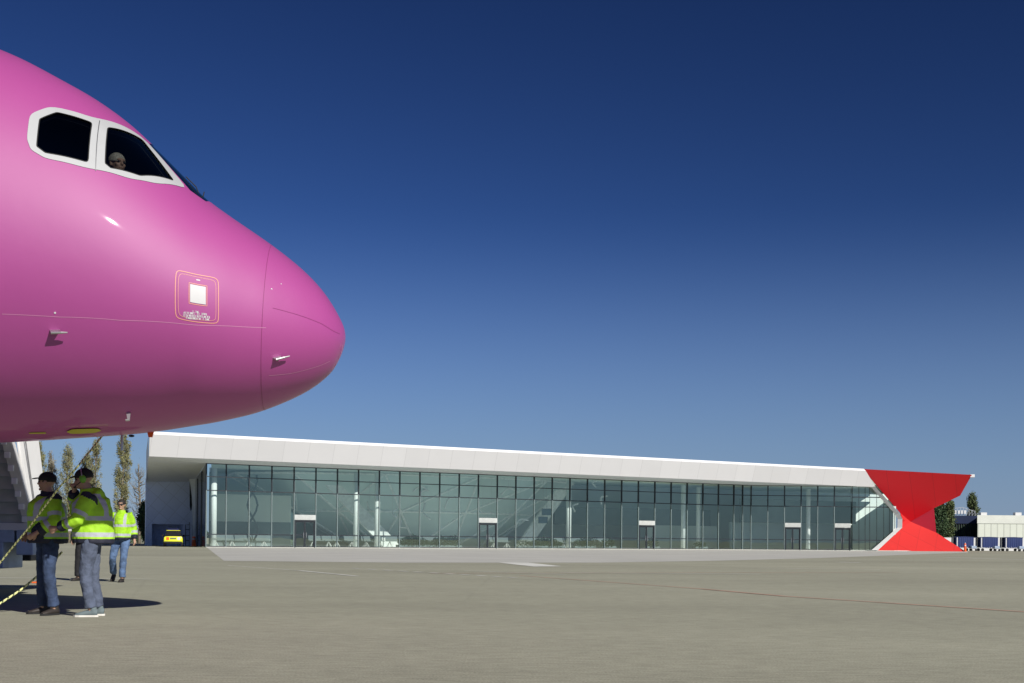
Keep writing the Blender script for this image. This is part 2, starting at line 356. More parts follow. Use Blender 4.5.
# ------------------------------------------------------------------ the airliner
PHI = math.radians(8); K = 1.18; TIP = CAM+(Vector((-1.642, 12.2, 2.926))-CAM)*K
FWD = Vector((math.cos(PHI), math.sin(PHI), 0)); SIDE = Vector((math.sin(PHI), -math.cos(PHI), 0))
U = [0, .02, .06, .12, .2, .3, .42, .56, .72, .9, 1.1, 1.3, 1.5, 1.75, 2.0, 2.3, 2.6, 3.0, 3.5, 4.2, 5.0, 6.0, 7.5, 9]
TP = [2.926, 3.035, 3.118, 3.222, 3.336, 3.450, 3.561, 3.671, 3.784, 3.901, 4.029, 4.170, 4.362, 4.604, 4.829, 5.035, 5.194, 5.383, 5.54, 5.69, 5.78, 5.83, 5.85, 5.85]
BT = [2.926, 2.815, 2.715, 2.610, 2.525, 2.445, 2.370, 2.300, 2.231, 2.167, 2.115, 2.070, 2.034, 1.989, 1.953, 1.923, 1.897, 1.862, 1.83, 1.79, 1.76, 1.74, 1.73, 1.73]
HW = [0, .17, .29, .41, .53, .645, .76, .87, .98, 1.08, 1.185, 1.275, 1.35, 1.435, 1.51, 1.59, 1.66, 1.745, 1.825, 1.905, 1.955, 1.975, 1.975, 1.975]
U = [u*K for u in U]; HW = [h*K for h in HW]; TP = [HC+(z-HC)*K for z in TP]; BT = [HC+(z-HC)*K for z in BT]
SS = np.sqrt(np.array(U))
def hermite(vals):
    v = np.array(vals); d = np.gradient(v, SS)
    d[0] = (v[1]-v[0])/(SS[1]-SS[0])
    def f(u):
        s = math.sqrt(max(u, 0)); i = int(min(max(np.searchsorted(SS, s)-1, 0), len(SS)-2)); h = SS[i+1]-SS[i]; t = (s-SS[i])/h
        return float((2*t**3-3*t*t+1)*v[i]+(t**3-2*t*t+t)*h*d[i]+(-2*t**3+3*t*t)*v[i+1]+(t**3-t*t)*h*d[i+1])
    return f
fT, fB, fW = hermite(TP), hermite(BT), hermite(HW)
def prof(u):
    t, b_, h = fT(u), fB(u), fW(u); return t, b_, h, (t+b_)/2
def S(u, th, sgn=1):
    t, b_, h, zc = prof(u); r = math.radians(th); z = zc+(t-zc)*math.sin(r)
    p = TIP-FWD*u+SIDE*(h*math.cos(r)*sgn); p.z = z; return p
def SN(u, th, sgn=1):
    e = 2e-3 if u > .01 else 1e-3
    a = S(u+e, th, sgn)-S(max(u-e, 0), th, sgn); b_ = S(u, min(th+.3, 90.3), sgn)-S(u, th-.3, sgn)
    n = a.cross(b_)*sgn
    if n.length < 1e-12: return FWD.copy()
    n.normalize()
    c = TIP-FWD*(u+.3); c.z = prof(u)[3]
    return n if n.dot(S(u, th, sgn)-c) > 0 else -n
def inside(X):
    d = X-TIP; u = -(d.x*FWD.x+d.y*FWD.y); wv = d.x*SIDE.x+d.y*SIDE.y
    if u <= 0: return False, 0, 0
    t, b_, h, zc = prof(u); a = wv/h; c = (X.z-zc)/(t-zc)
    return a*a+c*c < 1, u, math.degrees(math.atan2(c, abs(a)))
def hit(px, py):
    D = 9.0
    while D < 17:
        if inside(P(px, py, D))[0]: break
        D += .02
    else: raise ValueError((px, py))
    lo, hi = D-.02, D
    for _ in range(30):
        m_ = (lo+hi)/2
        if inside(P(px, py, m_))[0]: hi = m_
        else: lo = m_
    _, u, th = inside(P(px, py, hi)); return (u, th)
TS = 1/55.0     # theta scaled to metres for the triangulation
def densify(pts, step=.06, closed=True):
    out_ = []; n = len(pts)
    for i in range(n if closed else n-1):
        a, b_ = pts[i], pts[(i+1) % n]
        d = math.hypot(a[0]-b_[0], (a[1]-b_[1])*TS); k = max(1, int(d/step))
        out_ += [(a[0]+(b_[0]-a[0])*j/k, a[1]+(b_[1]-a[1])*j/k) for j in range(k)]
    if not closed: out_.append(pts[-1])
    return out_
def pip(p, poly):
    x, y = p; c = False; n = len(poly)
    for i in range(n):
        x1, y1 = poly[i]; x2, y2 = poly[(i+1) % n]
        if (y1 > y) != (y2 > y) and x < (x2-x1)*(y-y1)/(y2-y1)+x1: c = not c
    return c
def cdt(loops, grid):
    """triangulate param domain; returns verts, tris"""
    V = []; E = []
    for lp in loops:
        o = len(V); V += [Vector((p[0], p[1]*TS)) for p in lp]; E += [(o+i, o+(i+1) % len(lp)) for i in range(len(lp))]
    bnd = np.array([[v.x, v.y] for v in V])
    for g in grid:
        q = np.array([g[0], g[1]*TS])
        if np.min(np.sum((bnd-q)**2, 1)) > .022**2: V.append(Vector((g[0], g[1]*TS)))
    r = geometry.delaunay_2d_cdt(V, E, [], 0, 1e-6)
    return [(v.x, v.y/TS) for v in r[0]], [tuple(f) for f in r[2]]
def surf_mesh(name, vt, tris, m_, parent, offset=0, sides=(1, -1)):
    vs = []; fs = []; ns = []
    for sg in sides:
        used = {}
        for f in tris:
            q = []
            for i in f:
                if i not in used:
                    used[i] = len(vs); n = SN(vt[i][0], vt[i][1], sg); vs.append(S(vt[i][0], vt[i][1], sg)+n*offset); ns.append(n)
                q.append(used[i])
            p0, p1, p2 = (vs[k] for k in q[:3])
            if (p1-p0).cross(p2-p0).dot(ns[q[0]]) < 0: q = q[::-1]
            fs.append(q)
    me = bpy.data.meshes.new(name); me.from_pydata([tuple(v) for v in vs], [], fs); me.materials.append(m_)
    me.polygons.foreach_set('use_smooth', [True]*len(me.polygons))
    me.normals_split_custom_set_from_vertices([tuple(n) for n in ns])
    o = bpy.data.objects.new(name, me); COL.objects.link(o); o.parent = parent; return o
def cen(vt, f): return (sum(vt[i][0] for i in f)/len(f), sum(vt[i][1] for i in f)/len(f))
def patch(name, outer, holes, m_, parent, offset, sides=(1,), step=.03, keep=None):
    lo = [densify(outer, step)]+[densify(h, step) for h in holes]
    us_ = [p[0] for p in outer]; ts_ = [p[1] for p in outer]; g = []
    u = min(us_)
    while u < max(us_):
        t = min(ts_)
        while t < max(ts_):
            g.append((u, t)); t += step/TS*1.1
        u += step*1.1
    g = [q for q in g if pip(q, outer)]
    vt, tr = cdt(lo, g)
    tr = [f for f in tr if pip(cen(vt, f), outer) and not any(pip(cen(vt, f), h) for h in holes)]
    return surf_mesh(name, vt, tr, m_, parent, offset, sides)
def ribbon(name, pts, w_, m_, parent, offset=.002, closed=False, step=.03, sides=(1,)):
    pts = densify(pts, step, closed); mb = MB()
    for sg in sides:
        p3 = [S(u, t, sg) for u, t in pts]; n3 = [SN(u, t, sg) for u, t in pts]; n = len(pts); vs = []
        for i in range(n):
            a = p3[(i+1) % n if closed else min(i+1, n-1)]; c = p3[i-1 if (closed or i) else 0]
            x = (a-c).normalized().cross(n3[i]).normalized()*w_/2
            vs += [p3[i]+n3[i]*offset-x, p3[i]+n3[i]*offset+x]
        k = n if closed else n-1
        mb.add(vs, [(2*i, 2*i+1, 2*((i+1) % n)+1, 2*((i+1) % n)) for i in range(k)])
    return mb.build(name, m_, parent, smooth=True)
def H(pts): return [hit(*p) for p in pts]
def rounded(pts, r=.25, k=3):
    """round polygon corners in param space by quadratic curves"""
    out_ = []; n = len(pts)
    for i in range(n):
        a, b_, c = pts[i-1], pts[i], pts[(i+1) % n]
        l = lambda p, q, t: (p[0]+(q[0]-p[0])*t, p[1]+(q[1]-p[1])*t)
        p0, p1 = l(b_, a, r), l(b_, c, r)
        for j in range(k+1):
            t = j/k; out_.append(l(l(p0, b_, t), l(b_, p1, t), t))
    return out_

plane = empty('airliner', (0, 0, 0), 0, 'pink airliner nose pointing right with white framed cockpit windows', 'airplane')
FR = rounded(H([(26.8, 139), (29.8, 114.6), (51, 106.8), (94, 118.6), (139, 135.5), (149, 144.5), (188, 190), (156.7, 184.2), (129, 179), (86.4, 168.4), (45.4, 158.6), (30.7, 149.8)]), .22)
W1 = rounded(H([(57, 112.7), (91.9, 123), (88, 162.7), (45.4, 153), (36.6, 146.5), (39.5, 119.5)]), .08)
W2 = rounded(H([(107.5, 127.8), (142, 140), (173.8, 181.2), (140, 176.0), (110.5, 168.2), (105, 163.5)]), .07)
ws = H([(190.3, 190.5), (153, 148.5)])
WS = rounded([ws[0], ws[1], (ws[1][0]+.05, 70), (ws[1][0]+.06, 85.5), (ws[0][0]-.19, 85.5), (ws[0][0]-.15, 64)], .04)
US = .72*K
thg = [-90+2.5*i for i in range(73)]
dom = [(US, t) for t in thg]+[(US+(6-US)*i/60, 90) for i in range(1, 60)]+[(6, t) for t in thg[::-1]]+[(6-(6-US)*i/60, -90) for i in range(1, 60)]
fr_d, w1_d, w2_d, ws_d = [densify(p, .03) for p in (FR, W1, W2, WS)]
grid = [(US+.055*i, -90+2.5*j) for i in range(1, 96) for j in range(1, 72) if US+.055*i < 5.96]
vt, tr = cdt([dom, fr_d, w1_d, w2_d, ws_d], grid)
reg = {'skin': [], 'frame': [], 'w1': [], 'w2': [], 'ws': []}
for f in tr:
    c = cen(vt, f)
    k = 'w1' if pip(c, w1_d) else 'w2' if pip(c, w2_d) else 'frame' if pip(c, fr_d) else 'ws' if pip(c, ws_d) else 'skin'
    reg[k].append(f)
body = surf_mesh('fuselage', vt, reg['skin'], M['pink'], plane)
surf_mesh('cockpit_lining', vt, reg['skin']+reg['frame'], M['dark_lining'], body, -.06)
# rear of the cut off length
mb = MB()
for i in range(12):
    u0, u1 = 6+i*.25, 6+(i+1)*.25
    for sg in (1, -1):
        for j in range(36):
            a, c = -90+5*j, -85+5*j; mb.poly([S(u0, a, sg), S(u1, a, sg), S(u1, c, sg), S(u0, c, sg)])
mb.poly([S(9, -90+10*j, 1) for j in range(19)]+[S(9, 90-10*j, -1) for j in range(1, 18)])
mb.build('rear_fuselage', M['pink'], plane, smooth=True).data.polygons[-1].use_smooth = False
# radome
rv = [(0.0004+US*(i/36)**2, t) for i in range(37) for t in thg]; rv = [(min(u, US), t) for u, t in rv]
rt = [(i*73+j, i*73+j+1, (i+1)*73+j+1, (i+1)*73+j) for i in range(36) for j in range(72)]
surf_mesh('radome', rv, rt, M['pink'], plane)
ribbon('radome_seam', [(US+.02-.045*math.sin(math.radians(t)), t) for t in range(-90, 91, 5)], .007, M['pink_line'], plane, .0012, sides=(1, -1))
for nm, k in (('cockpit_window', 'w1'), ('cockpit_window', 'w2'), ('windscreen', 'ws')):
    for sg in (1, -1):
        g = surf_mesh(nm, vt, reg[k], M['windscreen_glass' if k == 'ws' else 'cockpit_glass'], plane, -.004, (sg,))
        if k != 'ws': ribbon('window_seal', {'w1': w1_d, 'w2': w2_d}[k], .010, M['rubber'], g, .007, True, sides=(sg,))
for sg in (1, -1): surf_mesh('window_frame', vt, reg['frame'], M['white_frame'], plane, .005, (sg,))
ribbon('window_frame_joint', H([(99.5, 121), (95.5, 171)]), .008, M['metal'], plane, .007)
# waist seam, lightning strips, joints
ribbon('fuselage_seam', H([(2, 314), (60, 317), (120, 320.3), (180, 323.6), (230, 326), (266, 327.8)]), .006, M['pink_pale'], plane)
ribbon('radome_strip', H([(273, 308), (300, 315.5), (322, 324), (340, 334)]), .006, M['pink_line'], plane)
ribbon('radome_strip', H([(269, 375.5), (290, 373.5), (312, 368), (330, 361)]), .007, M['pink_pale'], plane)
ribbon('fuselage_seam', H([(-40, 150), (-40, 250), (-41, 330), (-43, 400)]), .005, M['pink_line'], plane, .0012)
for u_ in (3.15*K,): ribbon('fuselage_seam', [(u_, t) for t in range(-90, 12 if u_ < 3 else 16, 4)], .004, M['pink_line'], plane, .0012)
# access hatch
HO = rounded(H([(175.6, 273), (179, 270.2), (214.5, 277.5), (218.6, 281.5), (218.6, 321), (215, 323.6), (178.5, 318.8), (175.3, 314.5)]), .3)
hatch = patch('access_hatch', rounded(H([(177.5, 273), (181, 272), (213, 279), (216.8, 283), (216.8, 319), (213, 321.8), (180.4, 317), (177.2, 313.5)]), .3), [], M['pink'], plane, .0018)
ribbon('hatch_outline', HO, .008, M['orange_line'], hatch, .003, True)
ribbon('hatch_outline', rounded(H([(178.3, 276), (182, 273.3), (212.5, 279.8), (216, 283.5), (216, 318.5), (212.5, 321), (182, 317), (178.3, 313)]), .3), .004, M['orange_line'], hatch, .0032, True)
patch('hatch_plate', H([(190, 284), (205.6, 287), (205.6, 304.6), (190, 302)]), [], M['white'], hatch, .006)
ribbon('hatch_plate_outline', H([(189, 282.6), (206.8, 286), (206.8, 306), (189, 303.2)]), .007, M['orange_line'], hatch, .0045, True)
patch('hatch_mark', rounded(H([(196, 279.2), (200, 279.9), (200.2, 281), (196.2, 280.4)]), .3), [], M['white'], hatch, .0035)
# lettering, too small to read in the photograph: rows of small strokes
mb = MB(); rl = random.Random(3)
for r, (x0, x1, y) in enumerate(((192, 201, 311.0), (183.5, 206, 312.6), (183, 209, 315.2), (185, 209.5, 317.6))):
    x = x0
    while x < x1:
        cw = rl.uniform(.55, .95)
        if rl.random() < .86:
            yy = y+(x-183)*.075; h = .95
            for seg_ in rl.sample([((0, 0), (0, 1)), ((1, 0), (1, 1)), ((0, 0), (1, 0)), ((0, .5), (1, .5)), ((0, 1), (1, 1))], 3):
                (a0, b0), (a1, b1) = seg_
                p, q = hit(x+a0*cw*.8, yy-h+b0*h*2), hit(x+a1*cw*.8, yy-h+b1*h*2)
                A_, B_ = S(*p), S(*q); n = SN(*p); d = (B_-A_).normalized().cross(n)*.0022
                mb.poly([A_+n*.004-d, B_+n*.004-d, B_+n*.004+d, A_+n*.004+d])
        x += cw+.3
mb.build('hatch_lettering', M['white'], hatch)
# probes
def probe(px, py, L_, name, lp=.05, k=1.0):
    u, t = hit(px, py); p = S(u, t); n = SN(u, t); f = (FWD-n*FWD.dot(n)).normalized(); mb = MB()
    up = n.cross(f)
    mb.prism([p+f*.05*k-up*.004, p-f*.05*k-up*.004, p-f*.035*k+n*lp-up*.004, p+f*.02*k+n*lp-up*.004], up*.012)
    mb.tube([p-f*.035+n*lp, p+f*(L_*.5)+n*lp, p+f*L_+n*lp], [.013, .012, .006], 8)
    return mb.build(name, M['metal'], plane)
probe(55, 330.5, .12, 'pitot_probe', .06)
probe(277, 357.2, .13, 'pitot_probe', .04)
probe(128.5, 412.5, .01, 'angle_vane', .09, .45)
u, t = hit(56, 340); 
for (px, py, r) in ((55, 312.8, .010), (271.5, 289, .008), (281, 284, .006)):
    mb = MB(); u, t = hit(px, py); p = S(u, t); n = SN(u, t); mb.tube([p-n*.002, p+n*.004], r, 10); mb.build('static_port', M['white'], plane)
# belly: drain mast, antennas, open service panels seen as yellow-green edges
def belly(px, py):
    return hit(px, py)
mb = MB()
p = P(122, 436.5, 12.15*K); mb.box(-.012, .012, -.012, .012, -.16, .05, Matrix.Translation(p)); mb.build('drain_mast', M['metal'], plane)
p = P(151, 434.5, 12.15*K); mb = MB(); mb.prism([p+Vector((-.05, 0, .05)), p+Vector((.03, 0, .05)), p+Vector((.01, 0, -.03)), p+Vector((-.03, 0, -.03))], (0, .03, 0)); mb.build('orange_probe_cover', M['orange'], plane)
p = P(131.5, 435.9, 12.15*K); mb = MB(); mb.ball(p, (.035, .03, .015)); mb.build('belly_light', M['rubber'], plane, smooth=True)
pn = patch('service_panel', rounded(H([(66, 431), (72, 428.2), (98, 427.6), (101.5, 429.8), (94, 432), (72, 433)]), .25), [], M['yellow_panel'], plane, .012)
patch('service_panel', rounded(H([(29, 432.2), (46, 431.8), (46, 433.2), (29, 433.4)]), .2), [], M['yellow_panel'], plane, .006)
# wiper on the windscreen
a, c = (ws[0][0]-.06, 66), (ws[0][0]+.05, 73)
mb = MB(); mb.tube([S(*a)+SN(*a)*.01, S(a[0]+.05, 72)+SN(*a)*.02, S(a[0]+.16, 74)+SN(*a)*.015], .006, 6)
p = S(ws[0][0]-.1, 72); mb.tube([p, p+Vector((.01, 0, .05))], .006, 6); mb.build('wiper', M['rubber'], plane)
# nose gear (just outside the frame on the left)
gx = TIP-FWD*5.7; gear = MB(); gear.tube([(gx.x, gx.y, 2.0), (gx.x, gx.y, .38)], [.10, .07], 12); gear.tube([Vector((gx.x, gx.y, .38))-SIDE*.36, Vector((gx.x, gx.y, .38))+SIDE*.36], .05, 10)
gear.tube([(gx.x, gx.y, .9), Vector((gx.x, gx.y, 1.95))+FWD*.9], .04, 8)
go = gear.build('nose_gear', M['metal'], plane)
for sg in (1, -1):
    c = Vector((gx.x, gx.y, .38))+SIDE*.28*sg; mb = MB(); mb.tube([c-SIDE*.11, c-SIDE*.09, c+SIDE*.09, c+SIDE*.11], [.33, .38, .38, .33], 24); mb.build('wheel', M['rubber'], go, smooth=False)
# cockpit interior
cp = lambda u, y, z: TIP-FWD*u*K+SIDE*y*K+Vector((0, 0, HC+(z-HC)*K-TIP.z))
def frame_mt(u, y, z):
    p = cp(u, y, z); m4 = Matrix((FWD, SIDE, Vector((0, 0, 1)))).transposed().to_4x4(); m4.translation = p; return m4 @ Matrix.Scale(K, 4)
mb = MB(); mb.box(-1.9, .9, -1.2, 1.2, -.04, 0, frame_mt(2.6, 0, 3.45)); mb.box(-.04, 0, -1.5, 1.5, -1.5, 1.6, frame_mt(4.3, 0, 3.7)); mb.build('cockpit_floor', M['dark_lining'], plane)
for sd in (.53, -.53):
    mb = MB(); mb.box(-.25, .25, -.24, .24, .25, .42, frame_mt(2.75, sd, 3.45)); mb.box(-.36, -.24, -.24, .24, .3, 1.0, frame_mt(2.75, sd, 3.45)); mb.box(-.34, -.26, -.13, .13, 1.0, 1.2, frame_mt(2.75, sd, 3.45))
    mb.build('pilot_seat', M['seat_grey'], plane, bevel=.03)
mb = MB(); mb.tube([S(ws[1][0]+.02, 38)-SN(ws[1][0], 38)*.08, S(ws[0][0]+.12, 20)-SN(ws[0][0], 20)*.08], .025, 8); mb.build('window_post', M['metal'], plane)

# ------------------------------------------------------------------ people
def voxel(mbx, name, vox, sm=2):
    me = mbx.mesh(name+'_src'); o = bpy.data.objects.new(name+'_src', me); COL.objects.link(o)
    r = o.modifiers.new('r', 'REMESH'); r.mode = 'VOXEL'; r.voxel_size = vox
    s_ = o.modifiers.new('s', 'SMOOTH'); s_.iterations = sm; s_.factor = .5
    dg = bpy.context.evaluated_depsgraph_get(); dg.update()
    out_ = bpy.data.meshes.new_from_object(o.evaluated_get(dg)); out_.name = name
    bpy.data.objects.remove(o); bpy.data.meshes.remove(me)
    out_.polygons.foreach_set('use_smooth', [True]*len(out_.polygons))
    return out_
def wrinkle(me, amp, fr, zs=1.0):
    for v in me.vertices:
        c = v.co; n = noise.noise(Vector((c.x*fr, c.y*fr, c.z*fr*zs)))+.5*noise.noise(c*fr*2.3)
        v.co = c+v.normal*amp*n
def link(name, me, m_, parent):
    ms = m_ if isinstance(m_, list) else [m_]
    if not me.materials:
        for q in ms: me.materials.append(q)
    o = bpy.data.objects.new(name, me); COL.objects.link(o); o.parent = parent; return o
def lerp(a, b_, t): return Vector(a)*(1-t)+Vector(b_)*t
def hand(mb, wr, dr, palm, curl=.5, thumb=1):
    """wr wrist, dr pointing direction, palm = palm normal"""
    d = Vector(dr).normalized(); p = (Vector(palm)-d*Vector(palm).dot(d)).normalized(); s_ = d.cross(p)*thumb; wr = Vector(wr)
    mb.tube([wr-d*.02, wr+d*.02, wr+d*.06, wr+d*.095], [(.024, .022), (.034, .018), (.040, .017), (.038, .014)] if False else [.024, .030, .033, .026], 10)
    for i, (o_, L_) in enumerate(((.030, .068), (.010, .078), (-.010, .072), (-.029, .056))):
        b0 = wr+d*.085+s_*o_; pts = [b0-d*.02, b0]; a = .25*curl
        for k, fr in enumerate((.42, .32, .26)):
            a += curl*.75; pts.append(pts[-1]+(d*math.cos(a)+p*math.sin(a))*L_*fr)
        mb.tube(pts, [.0095, .0095, .009, .0085, .007], 7)
    b0 = wr+d*.03+s_*.022
    mb.tube([b0, b0+s_*.024+d*.022+p*.008, b0+s_*.034+d*.050+p*.018, b0+s_*.034+d*.072+p*.026], [.012, .011, .010, .008], 7)
def head(mb, c, yaw=0, pitch=0, sc=1.0):
    R = Matrix.Rotation(yaw, 4, 'Z') @ Matrix.Rotation(pitch, 4, 'Y')
    def q(x, y, z): return Vector(c)+R @ Vector((x, y, z))*sc
    b3 = lambda p, r, nu=14, nv=10: mb.ball(q(*p), tuple(x*sc for x in r), nu, nv, R.to_3x3())
    b3((-.012, 0, .030), (.098, .076, .088)); b3((.014, 0, -.030), (.076, .062, .082)); b3((.040, 0, -.078), (.040, .040, .034))
    b3((.076, 0, .028), (.022, .050, .014)); b3((.098, 0, -.018), (.019, .014, .016)); b3((.088, 0, .004), (.018, .010, .028))
    b3((.082, 0, -.052), (.016, .026, .010)); b3((.076, 0, -.090), (.020, .024, .018))
    for s_ in (1, -1): b3((-.006, .077*s_, -.006), (.020, .009, .032)); b3((.060, .040*s_, -.022), (.024, .018, .020))
    return q, R
def make_person(name, loc, rz, J, jacket=True, trousers='jeans', shoes='shoe_dk', head_yaw=0, head_pitch=0, look='cap', skin='skin', label='', scale=1.0, curl=.5, group=None, hairmat='hair'):
    root = empty(name, loc, rz, label, 'person', group); root.scale = (scale,)*3
    V = lambda k: Vector(J[k])
    pel, che, nek, hd = V('pelvis'), V('chest'), V('neck'), V('head')
    # body
    mb = MB()
    a_ = lambda p, b_, t: lerp(p, b_, t)
    mb.tube([pel-Vector((0, 0, .06)), pel, lerp(pel, che, .4), lerp(pel, che, .75), che, lerp(che, nek, .7), nek], [(.15, .10), (.165, .115), (.145, .10), (.165, .115), (.175, .115), (.10, .085), (.06, .062)], 18)
    mb.tube([lerp(che, nek, .7), nek, lerp(nek, hd, .55)], [.062, .058, .056], 12)
    q, R = head(mb, hd, head_yaw, head_pitch)
    for s_ in 'LR':
        sh, el, wr, hp, kn, an = (V(k+s_) for k in ('sh', 'el', 'wr', 'hip', 'kn', 'an'))
        mb.tube([lerp(sh, che, .35), sh, lerp(sh, el, .4), el, lerp(el, wr, .35), wr], [.055, .056, .047, .038, .038, .026], 12)
        hand(mb, wr, J.get('hd'+s_, wr-el), J.get('pn'+s_, (0, 1 if s_ == 'R' else -1, 0)), J.get('curl'+s_, curl), 1 if s_ == 'L' else -1)
        mb.tube([hp+Vector((0, 0, .06)), hp, lerp(hp, kn, .5), kn, lerp(kn, an, .35), an, an-Vector((0, 0, .03))], [.075, .088, .070, .053, .055, .036, .034], 12)
    me = voxel(mb, 'body', .0085); body_ = link('body', me, [M[skin]], root)
    # face: eyes, brows
    for s_ in (1, -1):
        mb = MB(); mb.ball(q(.079, .031*s_, .006), (.012, .014, .009), 8, 6); mb.build('eye', M['dark_lining'], body_, smooth=True)
    # trousers
    mb = MB()
    mb.tube([pel+Vector((0, 0, .10)), pel, pel-Vector((0, 0, .07))], [(.165, .12), (.175, .13), (.165, .125)], 18)
    for s_ in 'LR':
        hp, kn, an = (V(k+s_) for k in ('hip', 'kn', 'an'))
        mb.tube([hp+Vector((0, 0, .05)), hp-Vector((0, 0, .03)), lerp(hp, kn, .5), kn, lerp(kn, an, .45), lerp(kn, an, .95)], [.092, .104, .090, .074, .072, .073], 14)
    me = voxel(mb, 'trousers', .014); wrinkle(me, .011, 11); link('trousers', me, M[trousers], root)
    # shoes
    for s_ in 'LR':
        an = V('an'+s_); yw = J.get('toe'+s_, 0); pt = J.get('pit'+s_, 0)
        mt = Matrix.Translation(an) @ Matrix.Rotation(yw, 4, 'Z') @ Matrix.Rotation(pt, 4, 'Y')
        mb = MB(); up = MB()
        up.add([mt @ Vector(p) for p in []], [])
        for k, (x, ww, h, z0) in enumerate(()): pass
        t_ = MB(); t_.tube([Vector((-.075, 0, -.035)), Vector((-.03, 0, -.030)), Vector((.05, 0, -.038)), Vector((.13, 0, -.052)), Vector((.185, 0, -.058))], [(.030, .035), (.040, .044), (.042, .036), (.046, .026), (.028, .016)], 12)
        t_.tube([Vector((-.03, 0, -.04)), Vector((-.02, 0, .03))], [.042, .046], 12)
        t_.v = [tuple(mt @ Vector(v)) for v in t_.v]
        me = voxel(t_, 'shoe', .008); sh_ = link('shoe', me, M[shoes], root)
        so_ = MB(); outl = [(-.085, -.018), (-.085, .018), (-.05, .036), (.05, .040), (.13, .048), (.18, .034), (.205, 0), (.18, -.034), (.13, -.048), (.05, -.040), (-.05, -.036)]
        so_.prism([mt @ Vector((x, y, -.083)) for x, y in outl], mt.to_3x3() @ Vector((0, 0, .022))); so_.build('sole', M['sole' if shoes == 'shoe_gr' else 'rubber'], sh_)
    if jacket:
        mb = MB()
        hem = pel-Vector((0, 0, J.get('hem', .06)))
        mb.tube([hem, lerp(hem, pel, .5), lerp(pel, che, .35), lerp(pel, che, .8), lerp(che, nek, .25), lerp(che, nek, .75), nek+Vector((0, 0, .0))], [(.245, .19), (.25, .195), (.24, .19), (.25, .192), (.232, .165), (.14, .128), (.09, .094)], 20)
        mb.tube([lerp(che, nek, .8), nek+Vector((0, 0, .045))], [.095, .088], 14)
        if J.get('hood'): mb.ball(lerp(che, nek, .75)+Vector((-.10, 0, 0)), (.09, .12, .09))
        arms = {}
        for s_ in 'LR':
            sh, el, wr = (V(k+s_) for k in ('sh', 'el', 'wr'))
            mb.tube([lerp(sh, che, .5), sh-Vector((0, 0, .005)), lerp(sh, el, .45), el, lerp(el, wr, .45), lerp(el, wr, .93)], [.105, .102, .092, .084, .074, .060], 14)
            arms[s_] = (sh, el, wr)
        me = voxel(mb, 'jacket', .013)
        # attributes before wrinkling
        band = []; dark = []
        bz1, bz2 = hem.z+.105, hem.z+.30
        for v in me.vertices:
            c = v.co; d = 9; dk = 9; best = None
            tor = None
            for s_, (sh, el, wr) in arms.items():
                for (a0, b0, off, ln) in ((sh, el, 0, (el-sh).length), (el, wr, 1, (wr-el).length)):
                    ab = b0-a0; t = max(0, min(1, (c-a0).dot(ab)/ab.length_squared)); dist = (c-(a0+ab*t)).length
                    if best is None or dist < best[0]: best = (dist, off, t*ln, ln, t)
            axis_d = math.hypot((c.x-lerp(pel, che, (c.z-pel.z)/max(.01, che.z-pel.z)).x), (c.y-pel.y)) if c.z < che.z else 9
            onarm = best[0] < .112 and not (c.z < che.z+.06 and axis_d < .205 and best[0] > .075)
            if onarm and not (best[1] == 0 and best[2] < .02):
                x = best[2]+best[1]*10
                band_c = [(best[3]*.72, 0)] if best[1] == 0 else [(best[3]*.36+10, 1)]
                d = abs(x-band_c[0][0])-.026
                if best[1] == 1: dk = (best[3]*.62)-best[2]
                else: dk = 9
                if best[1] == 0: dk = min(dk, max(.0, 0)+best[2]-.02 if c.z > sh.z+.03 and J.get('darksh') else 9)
            else:
                d = min(abs(c.z-bz1)-.027, abs(c.z-bz2)-.027)
                if c.z > bz2:
                    d = min(d, max(abs(abs(c.y-pel.y)-.115)-.026, 0 if True else 0) if c.z < nek.z-.02 else 9)
                    d = d if d != 0 else -.001 if abs(abs(c.y-pel.y)-.115) < .026 else d
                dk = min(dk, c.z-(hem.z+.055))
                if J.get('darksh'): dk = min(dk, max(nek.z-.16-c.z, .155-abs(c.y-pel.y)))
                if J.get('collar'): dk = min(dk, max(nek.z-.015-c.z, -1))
            band.append(d); dark.append(dk)
        for nm, arr in (('band', band), ('dark', dark)):
            at = me.attributes.new(nm, 'FLOAT', 'POINT'); at.data.foreach_set('value', arr)
        wrinkle(me, .016, 8, .8)
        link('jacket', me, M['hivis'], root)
    # head wear
    if look in ('cap', 'helmet', 'hair', 'headset_cap'):
        mb = MB(); r_ = .004
        def shell(x0, z0, rr, m_, nm):
            s2 = MB(); vs = []; fs = []; nu, nv = 24, 9
            for j in range(nv+1):
                ph = (math.pi*.56)*j/nv
                for i in range(nu):
                    th = 2*math.pi*i/nu; vs.append(q(x0+math.sin(ph)*math.cos(th)*rr[0], math.sin(ph)*math.sin(th)*rr[1], z0+math.cos(ph)*rr[2]))
            for j in range(nv):
                for i in range(nu):
                    i2 = (i+1) % nu; fs.append((j*nu+i, (j+1)*nu+i, (j+1)*nu+i2, j*nu+i2))
            s2.add(vs, fs); o = s2.build(nm, m_, root, smooth=True)
            sd = o.modifiers.new('thick', 'SOLIDIFY'); sd.thickness = .006; return o
        if look != 'hair':
            cap = shell(-.012, .035, (.112, .089, .096), M['black'], 'cap')
            mb.prism([q(.07, -.07, .048), q(.12, -.062, .044), q(.165, -.035, .036), q(.178, 0, .034), q(.165, .035, .036), q(.12, .062, .044), q(.07, .07, .048)], (0, 0, .008)); mb.build('cap_peak', M['black'], cap)
            shell(-.024, .015, (.096, .079, .085), M['hair'], 'hair')
        else:
            h = shell(-.020, .026, (.108, .084, .096), M[hairmat], 'hair')
